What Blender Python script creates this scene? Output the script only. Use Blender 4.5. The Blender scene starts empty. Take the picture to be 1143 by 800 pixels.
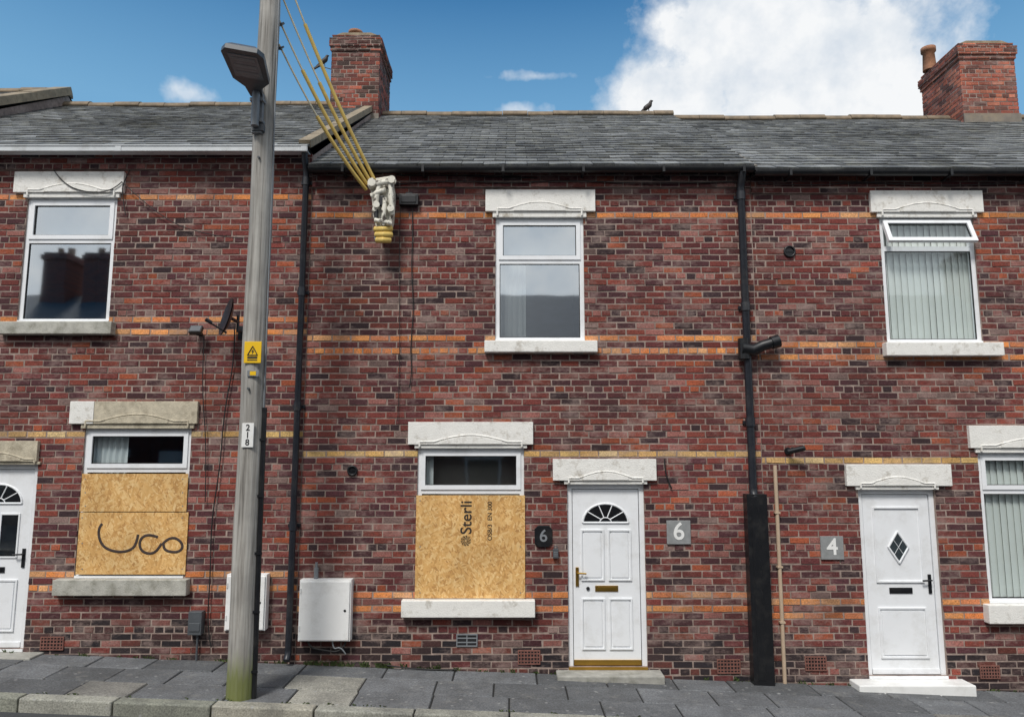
import bpy, math, random
from math import sin, cos, pi, radians, atan2, asin, sqrt
from mathutils import Vector, Matrix, noise
random.seed(7)
R = random.random
def U(a, b): return a + (b - a) * R()
D = 8.6; H = 2.34; F = 825.0; TH = radians(7.5)
C_, S_ = cos(TH), sin(TH)
def ray(px, py):
    u = px - 571.5; v = 400 - py
    return u, F * C_ - v * S_, F * S_ + v * C_
def W(px, py, y=0.0):
    dx, dy, dz = ray(px, py); t = (y + D) / dy
    return dx * t, H + dz * t
def WX(px, py, y=0.0): return W(px, py, y)[0]
def WZ(py, y=0.0): return W(571.5, py, y)[1]
def gz(x): return -0.04 - 0.037 * x
def lin(c):
    o = []
    for v in c[:3]:
        v /= 255.0
        o.append(v / 12.92 if v <= 0.04045 else ((v + 0.055) / 1.055) ** 2.4)
    return (o[0], o[1], o[2], 1.0)

scene = bpy.context.scene
coll = scene.collection
# ------------------------------------------------------------------ materials
def newmat(name):
    m = bpy.data.materials.new(name); m.use_nodes = True
    nt = m.node_tree; return m, nt, nt.nodes['Principled BSDF']
def N(nt, typ, **kw):
    n = nt.nodes.new(typ)
    for k, v in kw.items(): setattr(n, k, v)
    return n
def noise_n(nt, vec, scale, detail=4, rough=0.6):
    n = N(nt, 'ShaderNodeTexNoise'); n.inputs['Scale'].default_value = scale
    n.inputs['Detail'].default_value = detail; n.inputs['Roughness'].default_value = rough
    nt.links.new(vec, n.inputs['Vector']); return n.outputs['Fac']
def ramp(nt, fac, stops):
    r = N(nt, 'ShaderNodeValToRGB'); e = r.color_ramp.elements
    e[0].position, e[0].color = stops[0][0], stops[0][1]
    e[1].position, e[1].color = stops[-1][0], stops[-1][1]
    for p, c in stops[1:-1]:
        q = e.new(p); q.color = c
    nt.links.new(fac, r.inputs['Fac']); return r.outputs['Color']
def mix(nt, fac, a, b, mode='MIX'):
    n = N(nt, 'ShaderNodeMix', data_type='RGBA', blend_type=mode)
    for sock, v in ((n.inputs[0], fac), (n.inputs[6], a), (n.inputs[7], b)):
        if isinstance(v, (int, float)): sock.default_value = v
        elif isinstance(v, tuple): sock.default_value = v
        else: nt.links.new(v, sock)
    return n.outputs[2]
def math_n(nt, op, a, b=None, clamp=False):
    n = N(nt, 'ShaderNodeMath', operation=op); n.use_clamp = clamp
    for i, v in enumerate((a, b)):
        if v is None: continue
        if isinstance(v, (int, float)): n.inputs[i].default_value = v
        else: nt.links.new(v, n.inputs[i])
    return n.outputs[0]
def pos(nt):
    g = N(nt, 'ShaderNodeNewGeometry'); return g.outputs['Position']
def bump(nt, p, h, strength, dist):
    b = N(nt, 'ShaderNodeBump'); b.inputs['Strength'].default_value = strength
    b.inputs['Distance'].default_value = dist
    nt.links.new(h, b.inputs['Height']); nt.links.new(b.outputs[0], p.inputs['Normal'])
def g(v): return (v, v, v, 1)
def pm(name, col, rough=0.6, var=0.18, scale=9, bmp=0.15, metal=0.0, dirt=None, dirt_amt=0.5, dirt_scale=2.2, dirt_lo=0.5, dirt_hi=0.72):
    m, nt, p = newmat(name); c = lin(col); P = pos(nt)
    n1 = noise_n(nt, P, scale, 3)
    f = ramp(nt, n1, [(0.3, g(1 - var)), (0.7, g(1 + var * 0.6))])
    o = mix(nt, 1.0, c, f, 'MULTIPLY')
    if dirt:
        n2 = noise_n(nt, P, dirt_scale, 5, 0.7)
        msk = ramp(nt, n2, [(dirt_lo, g(0)), (dirt_hi, g(dirt_amt))])
        o = mix(nt, msk, o, lin(dirt))
    nt.links.new(o, p.inputs['Base Color'])
    p.inputs['Roughness'].default_value = rough; p.inputs['Metallic'].default_value = metal
    if bmp > .45: bump(nt, p, noise_n(nt, P, scale * 6, 2), bmp, 0.01)
    return m

def attr_mat(name, rough=0.9, kind='brick'):
    m, nt, p = newmat(name); P = pos(nt)
    a = N(nt, 'ShaderNodeAttribute'); a.attribute_name = 'Col'
    fine = ramp(nt, noise_n(nt, P, 60, 3, 0.7), [(0.3, g(0.52)), (0.7, g(1.4))])
    o = mix(nt, 1.0, a.outputs['Color'], fine, 'MULTIPLY')
    if kind == 'brick':
        soot = ramp(nt, noise_n(nt, P, 0.9, 6, 0.7), [(0.45, g(0)), (0.66, g(0.6))])
        o = mix(nt, soot, o, lin((58, 46, 46)))
        mp = N(nt, 'ShaderNodeMapping'); mp.inputs['Scale'].default_value = (1, 1, 1.8)
        mp.inputs['Location'].default_value = (3, 1, 7); nt.links.new(P, mp.inputs[0])
        salt = ramp(nt, noise_n(nt, mp.outputs[0], 2.6, 6, 0.8), [(0.5, g(0)), (0.72, g(0.62))])
        o = mix(nt, salt, o, lin((168, 146, 138)))
    elif kind == 'slate':
        li = ramp(nt, noise_n(nt, P, 5, 5, 0.75), [(0.5, g(0)), (0.68, g(0.5))])
        o = mix(nt, li, o, lin((164, 164, 152)))
        ms = ramp(nt, noise_n(nt, P, 1.3, 5, 0.75), [(0.52, g(0)), (0.72, g(0.5))])
        o = mix(nt, ms, o, lin((92, 88, 74)))
    else:
        st = ramp(nt, noise_n(nt, P, 2.3, 6, 0.75), [(0.42, g(0)), (0.68, g(0.6))])
        o = mix(nt, st, o, lin((70, 70, 70)))
        lt = ramp(nt, noise_n(nt, P, 5.3, 6, 0.78), [(0.54, g(0)), (0.7, g(0.4))])
        o = mix(nt, lt, o, lin((146, 144, 138)))
        sp = N(nt, 'ShaderNodeTexVoronoi'); sp.inputs['Scale'].default_value = 7
        nt.links.new(P, sp.inputs['Vector'])
        gum = ramp(nt, sp.outputs['Distance'], [(0.09, g(0.6)), (0.14, g(0))])
        o = mix(nt, gum, o, lin((156, 156, 154)))
        bump(nt, p, noise_n(nt, P, 90, 2, 0.7), 0.4, 0.006)
    nt.links.new(o, p.inputs['Base Color']); p.inputs['Roughness'].default_value = rough
    p.inputs['Specular IOR Level'].default_value = 0.3
    return m
M_brick = attr_mat('brick_faces')
M_slate = attr_mat('roof_slates', 0.75, 'slate')
M_slab = attr_mat('paving_slabs', 0.85, 'slab')
M_mortar = pm('mortar', (160, 142, 132), 0.95, 0.3, 14, 0.4, dirt=(84, 70, 66), dirt_amt=0.8, dirt_scale=1.3, dirt_lo=0.45)
M_white = pm('white_paint', (236, 236, 233), 0.45, 0.04, 6, 0.05, dirt=(172, 166, 154), dirt_amt=0.3, dirt_scale=5, dirt_lo=0.52)
M_upvc = pm('upvc', (238, 240, 242), 0.3, 0.03, 3, 0.0, dirt=(186, 184, 176), dirt_amt=0.3, dirt_scale=4, dirt_lo=0.5)
M_lint = pm('painted_stone', (236, 234, 228), 0.75, 0.06, 12, 0.5, dirt=(150, 138, 118), dirt_amt=0.75, dirt_scale=7, dirt_lo=0.55, dirt_hi=0.74)
M_stone = pm('bare_sandstone', (196, 186, 164), 0.9, 0.2, 14, 0.6, dirt=(118, 106, 86), dirt_amt=0.7, dirt_scale=6, dirt_lo=0.5)
M_sillgrey = pm('weathered_sill', (188, 186, 176), 0.9, 0.25, 16, 0.6, dirt=(92, 90, 74), dirt_amt=0.85, dirt_scale=8, dirt_lo=0.47)
M_black = pm('black_plastic', (24, 25, 28), 0.38, 0.2, 8, 0.03, dirt=(70, 68, 64), dirt_amt=0.3, dirt_scale=6)
M_blackp = pm('black_cast_iron', (34, 37, 44), 0.4, 0.25, 12, 0.1, dirt=(84, 80, 76), dirt_amt=0.35, dirt_scale=5)
M_cable = pm('cable_sheath', (28, 27, 27), 0.6, 0.2, 8, 0)
M_gut = pm('grey_gutter', (200, 204, 206), 0.5, 0.08, 6, 0.05, dirt=(130, 128, 120), dirt_amt=0.7)
M_dark = pm('dark_interior', (44, 44, 46), 0.9, 0.3, 3, 0)
M_gold = pm('brass', (190, 150, 70), 0.3, 0.1, 10, 0, metal=0.9)
M_seal = pm('window_gasket', (30, 30, 32), 0.6, 0.1, 5, 0)
M_curt = pm('net_curtain', (196, 200, 200), 0.9, 0.06, 4, 0)
M_curtg = pm('grey_curtain', (172, 180, 186), 0.9, 0.1, 4, 0)
M_blind = pm('blind_fabric', (226, 229, 224), 0.8, 0.04, 4, 0)
M_meter = pm('meter_box_grp', (242, 242, 240), 0.5, 0.04, 4, 0.05, dirt=(165, 160, 150), dirt_amt=0.3, dirt_scale=4)
M_grey = pm('grey_metal', (128, 132, 136), 0.5, 0.12, 8, 0.1, dirt=(90, 88, 84), dirt_amt=0.4)
M_lampd = pm('lamp_housing', (82, 86, 90), 0.45, 0.12, 8, 0.05)
M_lens = pm('lamp_lens', (120, 126, 130), 0.2, 0.1, 20, 0)
M_terr = pm('terracotta', (126, 84, 74), 0.85, 0.3, 14, 0.4)
M_pot = pm('chimney_pot_clay', (158, 112, 84), 0.85, 0.3, 14, 0.4, dirt=(70, 62, 56), dirt_amt=0.7)
M_flaunch = pm('mortar_flaunching', (150, 136, 114), 0.95, 0.3, 10, 0.5, dirt=(84, 78, 66), dirt_amt=0.6)
M_ridge = pm('ridge_tile_clay', (134, 118, 98), 0.9, 0.3, 7, 0.4, dirt=(84, 82, 74), dirt_amt=0.7, dirt_scale=4)
M_plaque = pm('stone_plaque', (140, 142, 142), 0.8, 0.15, 20, 0.3)
M_tan = pm('tan_pipe', (192, 170, 146), 0.5, 0.12, 6, 0.05)
M_yel = pm('yellow_sleeve', (222, 190, 104), 0.5, 0.1, 12, 0.05, dirt=(160, 138, 96), dirt_amt=0.4, dirt_scale=9)
M_cream = pm('cream_sleeve', (206, 198, 172), 0.6, 0.15, 12, 0.05)
M_sign = pm('sign_yellow', (236, 190, 24), 0.4, 0.03, 5, 0)
M_conc = pm('concrete', (164, 162, 154), 0.9, 0.2, 12, 0.5, dirt=(106, 106, 92), dirt_amt=0.6, dirt_scale=5)
M_base = pm('paving_bed', (40, 40, 39), 0.95, 0.3, 20, 0.3)
M_bird = pm('bird_plumage', (52, 46, 42), 0.6, 0.3, 60, 0.2)
M_weed = pm('weed_leaf', (82, 98, 52), 0.7, 0.35, 30, 0)
M_wrap = pm('insulator_wrap', (222, 218, 204), 0.6, 0.08, 30, 0.3, dirt=(60, 48, 38), dirt_amt=0.95, dirt_scale=13, dirt_lo=0.54, dirt_hi=0.6)
M_room = pm('room_wall', (120, 116, 110), 0.9, 0.1, 3, 0)
M_lead = pm('lead_flashing', (122, 114, 104), 0.7, 0.2, 9, 0.3, dirt=(160, 142, 114), dirt_amt=0.6)

def osb():
    m, nt, p = newmat('osb_board'); P = pos(nt)
    cols = []
    for i, (rot, s) in enumerate(((0.4, 1.0), (-0.9, 1.25), (1.35, 0.9))):
        r = N(nt, 'ShaderNodeMapping'); r.inputs['Rotation'].default_value = (0, rot, 0)
        nt.links.new(P, r.inputs[0])
        sc = N(nt, 'ShaderNodeMapping'); sc.inputs['Scale'].default_value = (14 * s, 1, 48 * s)
        sc.inputs['Location'].default_value = (i * 3.1, i, 0.7 * i)
        nt.links.new(r.outputs[0], sc.inputs[0])
        v = N(nt, 'ShaderNodeTexVoronoi'); v.inputs['Scale'].default_value = 1
        nt.links.new(sc.outputs[0], v.inputs['Vector'])
        sep = N(nt, 'ShaderNodeSeparateColor'); nt.links.new(v.outputs['Color'], sep.inputs[0])
        cols.append((sep.outputs[0], sep.outputs[1], v.outputs['Distance']))
    stops = [(0.0, lin((172, 122, 66))), (0.25, lin((208, 158, 92))), (0.6, lin((228, 182, 114))), (1.0, lin((244, 212, 154)))]
    a = ramp(nt, cols[0][0], stops); b = ramp(nt, cols[1][0], stops); c = ramp(nt, cols[2][0], stops)
    s1 = ramp(nt, cols[0][1], [(0.45, g(0)), (0.5, g(1))]); s2 = ramp(nt, cols[1][1], [(0.5, g(0)), (0.55, g(1))])
    o = mix(nt, s2, mix(nt, s1, a, b), c)
    o = mix(nt, 0.3, o, lin((218, 170, 104)))
    wt = ramp(nt, noise_n(nt, P, 2.2, 4), [(0.4, g(0.84)), (0.65, g(1.06))])
    o = mix(nt, 1.0, o, wt, 'MULTIPLY')
    nt.links.new(o, p.inputs['Base Color']); p.inputs['Roughness'].default_value = 0.75
    return m
M_osb = osb()

def glassmat(name, refl, tint=(0.92, 0.96, 0.96, 1)):
    m = bpy.data.materials.new(name); m.use_nodes = True; nt = m.node_tree
    nt.nodes.clear()
    out = N(nt, 'ShaderNodeOutputMaterial'); mx = N(nt, 'ShaderNodeMixShader')
    tr = N(nt, 'ShaderNodeBsdfTransparent'); tr.inputs[0].default_value = tint
    gl = N(nt, 'ShaderNodeBsdfGlossy'); gl.inputs['Roughness'].default_value = 0.03
    gl.inputs[0].default_value = (0.92, 0.97, 1, 1)
    b = N(nt, 'ShaderNodeBump'); b.inputs['Strength'].default_value = 0.025; b.inputs['Distance'].default_value = 0.02
    nt.links.new(noise_n(nt, pos(nt), 2.5, 1), b.inputs['Height']); nt.links.new(b.outputs[0], gl.inputs['Normal'])
    lw = N(nt, 'ShaderNodeLayerWeight'); lw.inputs[0].default_value = 0.5
    f = math_n(nt, 'ADD', math_n(nt, 'MULTIPLY', math_n(nt, 'POWER', lw.outputs['Facing'], 4.0), .6), refl, True)
    nt.links.new(f, mx.inputs[0]); nt.links.new(tr.outputs[0], mx.inputs[1]); nt.links.new(gl.outputs[0], mx.inputs[2])
    nt.links.new(mx.outputs[0], out.inputs[0]); return m
M_glass = glassmat('window_glass', 0.58)
M_glass2 = glassmat('clear_glass', 0.12)

def polemat():
    m, nt, p = newmat('weathered_pole_wood'); P = pos(nt)
    mp = N(nt, 'ShaderNodeMapping'); mp.inputs['Scale'].default_value = (34, 34, 1.1); nt.links.new(P, mp.inputs[0])
    n1 = noise_n(nt, mp.outputs[0], 1.0, 6, 0.65)
    o = ramp(nt, n1, [(0.28, lin((96, 92, 86))), (0.46, lin((154, 150, 143))), (0.7, lin((188, 185, 178)))])
    big = ramp(nt, noise_n(nt, P, 1.6, 4), [(0.4, g(0.78)), (0.65, g(1.08))])
    o = mix(nt, 1.0, o, big, 'MULTIPLY')
    sp = N(nt, 'ShaderNodeSeparateXYZ'); nt.links.new(P, sp.inputs[0])
    zz = math_n(nt, 'SUBTRACT', sp.outputs[2], math_n(nt, 'MULTIPLY', n1, 0.5))
    gm = ramp(nt, zz, [(0.0, g(0.85)), (0.25, g(0))])
    o = mix(nt, gm, o, lin((104, 112, 44)))
    nt.links.new(o, p.inputs['Base Color']); p.inputs['Roughness'].default_value = 0.85
    bump(nt, p, n1, 0.7, 0.014); return m
M_pole = polemat()

# ------------------------------------------------------------------ mesh builder
class MB:
    def __init__(s): s.v = []; s.f = []; s.m = []; s.sm = []; s.c = []
    def add(s, vs, fs, mi=0, smooth=False, col=None):
        b = len(s.v); s.v += [tuple(x) for x in vs]
        for f in fs: s.f.append(tuple(i + b for i in f)); s.m.append(mi); s.sm.append(smooth)
        s.c += [col or (1, 1, 1, 1)] * len(vs)
    def box(s, x0, x1, y0, y1, z0, z1, mi=0, col=None, M=None):
        vs = [Vector((x, y, z)) for x in (x0, x1) for y in (y0, y1) for z in (z0, z1)]
        if M: vs = [M @ v for v in vs]
        s.add(vs, [(0, 1, 3, 2), (4, 6, 7, 5), (0, 4, 5, 1), (2, 3, 7, 6), (0, 2, 6, 4), (1, 5, 7, 3)], mi, False, col)
    def ring(s, x0, x1, z0, z1, w, y0, y1, mi=0, M=None):
        s.box(x0, x0 + w, y0, y1, z0, z1, mi, None, M); s.box(x1 - w, x1, y0, y1, z0, z1, mi, None, M)
        s.box(x0 + w, x1 - w, y0, y1, z0, z0 + w, mi, None, M); s.box(x0 + w, x1 - w, y0, y1, z1 - w, z1, mi, None, M)
    def cyl(s, p0, p1, r0, r1=None, n=16, mi=0, smooth=True, cap=True):
        if r1 is None: r1 = r0
        p0 = Vector(p0); p1 = Vector(p1); d = (p1 - p0).normalized()
        a = d.orthogonal().normalized(); b = d.cross(a)
        vs = []
        for p, r in ((p0, r0), (p1, r1)):
            for i in range(n):
                t = 2 * pi * i / n; vs.append(p + a * cos(t) * r + b * sin(t) * r)
        s.add(vs, [(i, (i + 1) % n, n + (i + 1) % n, n + i) for i in range(n)], mi, smooth)
        if cap:
            s.add(vs[:n], [tuple(reversed(range(n)))], mi); s.add(vs[n:], [tuple(range(n))], mi)
    def tube(s, pts, rs, n=12, mi=0):
        pts = [Vector(p) for p in pts]; vs = []
        for k, p in enumerate(pts):
            d = (pts[min(k + 1, len(pts) - 1)] - pts[max(k - 1, 0)]).normalized()
            up = Vector((0, 1, 0)) if abs(d.y) < 0.9 else Vector((1, 0, 0))
            a = d.cross(up).normalized(); b = d.cross(a)
            r = rs[k] if isinstance(rs, (list, tuple)) else rs
            for i in range(n):
                t = 2 * pi * i / n; vs.append(p + a * cos(t) * r + b * sin(t) * r)
        fs = []
        for k in range(len(pts) - 1):
            for i in range(n):
                fs.append((k * n + i, k * n + (i + 1) % n, (k + 1) * n + (i + 1) % n, (k + 1) * n + i))
        s.add(vs, fs, mi, True)
        s.add(vs[:n], [tuple(range(n))], mi); s.add(vs[-n:], [tuple(range(n))], mi)
    def prism(s, poly, y0, y1, mi=0, M=None):
        n = len(poly)
        vs = [Vector((x, y0, z)) for x, z in poly] + [Vector((x, y1, z)) for x, z in poly]
        if M: vs = [M @ v for v in vs]
        s.add(vs, [tuple(range(n)), tuple(reversed(range(n, 2 * n)))] + [(i, i + n, (i + 1) % n + n, (i + 1) % n) for i in range(n)], mi)
    def xprism(s, poly, x0, x1, mi=0, smooth=False):
        n = len(poly)
        vs = [(x0, y, z) for y, z in poly] + [(x1, y, z) for y, z in poly]
        s.add(vs, [tuple(range(n)), tuple(reversed(range(n, 2 * n)))], mi)
        s.add(vs, [(i, i + n, (i + 1) % n + n, (i + 1) % n) for i in range(n)], mi, smooth)
    def obj(s, name, root=None, mats=(), bevel=0.0, slope=False, col=False, fixn=True):
        me = bpy.data.meshes.new(name)
        vs = [(x, y, z + gz(x)) for x, y, z in s.v] if slope else s.v
        me.from_pydata(vs, [], s.f)
        for m in mats: me.materials.append(m)
        me.polygons.foreach_set('material_index', s.m); me.polygons.foreach_set('use_smooth', s.sm)
        if col:
            a = me.color_attributes.new('Col', 'FLOAT_COLOR', 'POINT')
            a.data.foreach_set('color', [k for c in s.c for k in c])
        me.update()
        if fixn:
            import bmesh
            bm = bmesh.new(); bm.from_mesh(me); bmesh.ops.recalc_face_normals(bm, faces=bm.faces); bm.to_mesh(me); bm.free()
        ob = bpy.data.objects.new(name, me); coll.objects.link(ob)
        if bevel:
            b = ob.modifiers.new('bevel', 'BEVEL'); b.width = bevel; b.segments = 2; b.limit_method = 'ANGLE'; b.angle_limit = radians(40)
        if root: attach(ob, root)
        return ob
def attach(ob, root):
    ob.parent = root; ob.matrix_parent_inverse = Matrix.Translation(-Vector(root.location))
def root(name, loc=(0, 0, 0)):
    e = bpy.data.objects.new(name, None); e.location = loc; e.empty_display_size = 0.2; coll.objects.link(e); return e
def curve(name, pts, r, mat, rt=None):
    cu = bpy.data.curves.new(name, 'CURVE'); cu.dimensions = '3D'; cu.bevel_depth = r; cu.bevel_resolution = 2
    sp = cu.splines.new('NURBS'); sp.points.add(len(pts) - 1)
    for i, p in enumerate(pts): sp.points[i].co = (*p, 1)
    sp.use_endpoint_u = True; sp.order_u = 3; sp.resolution_u = 6
    cu.materials.append(mat)
    ob = bpy.data.objects.new(name, cu); coll.objects.link(ob)
    if rt: attach(ob, rt)
    return ob
def text(name, body, x, y, z, size, mat, rt=None, rot=0.0, sx=1.0, ext=0.001):
    cu = bpy.data.curves.new(name, 'FONT'); cu.body = body; cu.size = size; cu.align_x = 'CENTER'; cu.align_y = 'CENTER'; cu.extrude = ext
    cu.offset = size * 0.012
    cu.materials.append(mat)
    ob = bpy.data.objects.new(name, cu); coll.objects.link(ob)
    ob.matrix_basis = Matrix.Translation((x, y, z)) @ Matrix.Rotation(pi / 2, 4, 'X') @ Matrix.Rotation(rot, 4, 'Z') @ Matrix.Diagonal((sx, 1, 1, 1))
    if rt: attach(ob, rt)
    return ob

# ------------------------------------------------------------------ bricks
RH = 0.075; BL = 0.225
def subtract(rects, h):
    out = []
    for (a, b, c, d) in rects:
        x0, x1, z0, z1 = h
        if b <= x0 or a >= x1 or d <= z0 or c >= z1: out.append((a, b, c, d)); continue
        if a < x0: out.append((a, x0, c, d))
        if b > x1: out.append((x1, b, c, d))
        aa, bb = max(a, x0), min(b, x1)
        if c < z0: out.append((aa, bb, c, z0))
        if d > z1: out.append((aa, bb, z1, d))
    return out
def brick_panel(mb, u0, u1, z0, z1, holes, mapf, colf, jit=0.0028, zbase=-1.2):
    r0 = int(math.floor((z0 - zbase) / RH)); r1 = int(math.ceil((z1 - zbase) / RH))
    for r in range(r0, r1):
        header = (r % 6 == 3)
        L = BL / 2 if header else BL
        off = (L * 0.5 if r % 2 else 0) + (U(-.015, .015))
        zc = zbase + r * RH
        k0 = int(math.floor((u0 - off) / L)) - 1; k1 = int(math.ceil((u1 - off) / L)) + 1
        for k in range(k0, k1):
            a = off + k * L + .0065 + U(-.003, .003); b = off + (k + 1) * L - .0065 + U(-.003, .003)
            a, b = max(a, u0), min(b, u1)
            if b - a < 0.02: continue
            dz = U(-.0028, .0028)
            rects = [(a, b, max(zc + .0068 + dz, z0), min(zc + RH - .0068 + dz, z1))]
            for h in holes: rects = subtract(rects, h)
            col = colf((a + b) / 2, zc + RH / 2, r)
            if col is None: continue
            dep = U(-.006, .002)
            for (p, q, s, t) in rects:
                if q - p < .015 or t - s < .015: continue
                vs = []
                for d, ins in ((-.012, 0), (dep, .0025)):
                    for (uu, zz) in ((p + ins, s + ins), (q - ins, s + ins), (q - ins, t - ins), (p + ins, t - ins)):
                        vs.append(mapf(uu + U(-jit, jit), zz + U(-jit, jit), d))
                mb.add(vs, [(4, 5, 6, 7), (0, 1, 5, 4), (1, 2, 6, 5), (2, 3, 7, 6), (3, 0, 4, 7)], 0, False, col)
PAL = [((120, 60, 54), 30), ((102, 54, 54), 25), ((134, 68, 57), 15), ((84, 50, 54), 13), ((150, 98, 90), 8), ((160, 84, 58), 4), ((132, 108, 102), 3), ((62, 46, 49), 7)]
PALW = [w for _, w in PAL]
def mulc(c, k): return (c[0] * k, c[1] * k, c[2] * k, 1)
def rowof(z): return int(math.floor((z + 1.2) / RH))
STAIN = []
def make_colf(bands, creams, seed):
    B = {rowof(z) for z in bands}; Cc = {rowof(z) for z in creams}
    def f(u, z, r):
        if z + .04 < gz(u) - .05: return None
        n = noise.noise(Vector((u * .45, z * .7, seed))); n2 = noise.noise(Vector((u * 1.3, z * 1.9, seed + 5)))
        k = U(.8, 1.18) * (1 + .4 * n)
        hgt = z - gz(u); st = 1.0
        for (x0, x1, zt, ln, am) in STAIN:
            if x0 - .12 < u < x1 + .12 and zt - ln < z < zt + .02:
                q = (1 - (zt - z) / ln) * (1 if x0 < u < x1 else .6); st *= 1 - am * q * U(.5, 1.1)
        if r in B and R() < .96:
            c = lin(random.choice([(226, 142, 80), (232, 156, 94), (214, 128, 74), (222, 164, 114), (206, 128, 86)]))
            return mulc(c, U(.8, 1.12) * (1 + .12 * n) * (.4 + .6 * st))
        if r in Cc and R() < .96:
            return mulc(lin(random.choice([(228, 190, 122), (214, 170, 104), (230, 200, 146), (204, 166, 112)])), U(.84, 1.08) * (.4 + .6 * st))
        w = list(PALW)
        if n2 > .15: w[2] *= 2.2; w[5] *= 2.6; w[4] *= 2
        if n2 < -.2: w[1] *= 2; w[3] *= 2.5; w[7] *= 2
        c = lin(random.choices([p for p, _ in PAL], w)[0])
        if hgt < .38 + .14 * n2 and R() < .8:
            c = lin(random.choice([(50, 43, 45), (62, 48, 48), (42, 38, 42), (82, 56, 54), (104, 58, 50)]))
        return mulc(c, k * st)
    return f

def slate_col(hid):
    def f(x, s):
        n = noise.noise(Vector((x * .5, s * .5, hid * 3)))
        b = 110 + 26 * n + U(-16, 16)
        if R() < .06: b += 24
        return lin((b * .99, b, b * .995))
    return f

def sag(x): return .035 * noise.noise(Vector((x * .4, 3.3, 0)))
def roof(house, x0, x1, ye, ze, yr, zr, hid, name='roof'):
    phi = atan2(zr - ze, yr - ye); L = sqrt((zr - ze) ** 2 + (yr - ye) ** 2)
    def pt(x, s, n):
        n += .03 * noise.noise(Vector((x * .5, s * .45, hid))) * sin(pi * min(max(s / L, 0), 1)) + sag(x) * max(s, 0) / L
        return (x, ye + s * cos(phi) - n * sin(phi), ze + s * sin(phi) + n * cos(phi))
    b = MB()
    b.add([(x0, ye, ze - .05), (x1, ye, ze - .05), (x1, yr, zr - .08), (x0, yr, zr - .08)], [(0, 1, 2, 3)], 0)
    b.add([(x0, yr, zr - .02), (x1, yr, zr - .02), (x1, 2 * yr - ye, ze), (x0, 2 * yr - ye, ze)], [(0, 1, 2, 3)], 0)
    b.add([(x0, ye, ze - .052), (x1, ye, ze - .052), (x1, .02, ze - .052), (x0, .02, ze - .052)], [(0, 1, 2, 3)], 0)
    b.obj(name + '_deck', house, [M_base])
    s = MB(); cf = slate_col(hid); ex = .2; wd = .26; nr = int(L / ex) + 1
    for r in range(nr):
        xx = x0 - (wd / 2 if r % 2 else 0)
        while xx < x1:
            a = max(xx + .003, x0); e = min(xx + wd - .003, x1); xx += wd
            if e - a < .03: continue
            s0 = r * ex + U(-.008, .008) - (.04 if r == 0 else 0); s1 = min(r * ex + ex + .03, L + .01)
            if R() < .025: s0 -= U(.02, .05)
            lo = .016 + U(0, .008); tw = U(-.005, .005); sk = U(-.006, .006)
            vs = [pt(a, s0 + sk, -.01), pt(e, s0 - sk, -.01), pt(e, s1, -.014), pt(a, s1, -.014),
                  pt(a, s0 + sk, lo + tw), pt(e, s0 - sk, lo - tw), pt(e, s1, .003), pt(a, s1, .003)]
            s.add(vs, [(4, 5, 6, 7), (0, 1, 5, 4), (1, 2, 6, 5), (2, 3, 7, 6), (3, 0, 4, 7)], 0, False, cf((a + e) / 2, s0))
    s.obj(name + '_slates', house, [M_slate], col=True)
    t = MB(); xx = x0
    while xx < x1 - .05:
        e = min(xx + .45, x1); dz = U(-.014, .014) + sag((xx + e) / 2)
        poly = [(yr + .15 * cos(a), zr - .065 + dz + .125 * sin(a)) for a in [pi * i / 10 for i in range(11)]]
        t.xprism(poly, xx + .004, e - .004, 0, True); xx += .45
    t.obj(name + '_ridge_tiles', house, [M_ridge])

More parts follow.
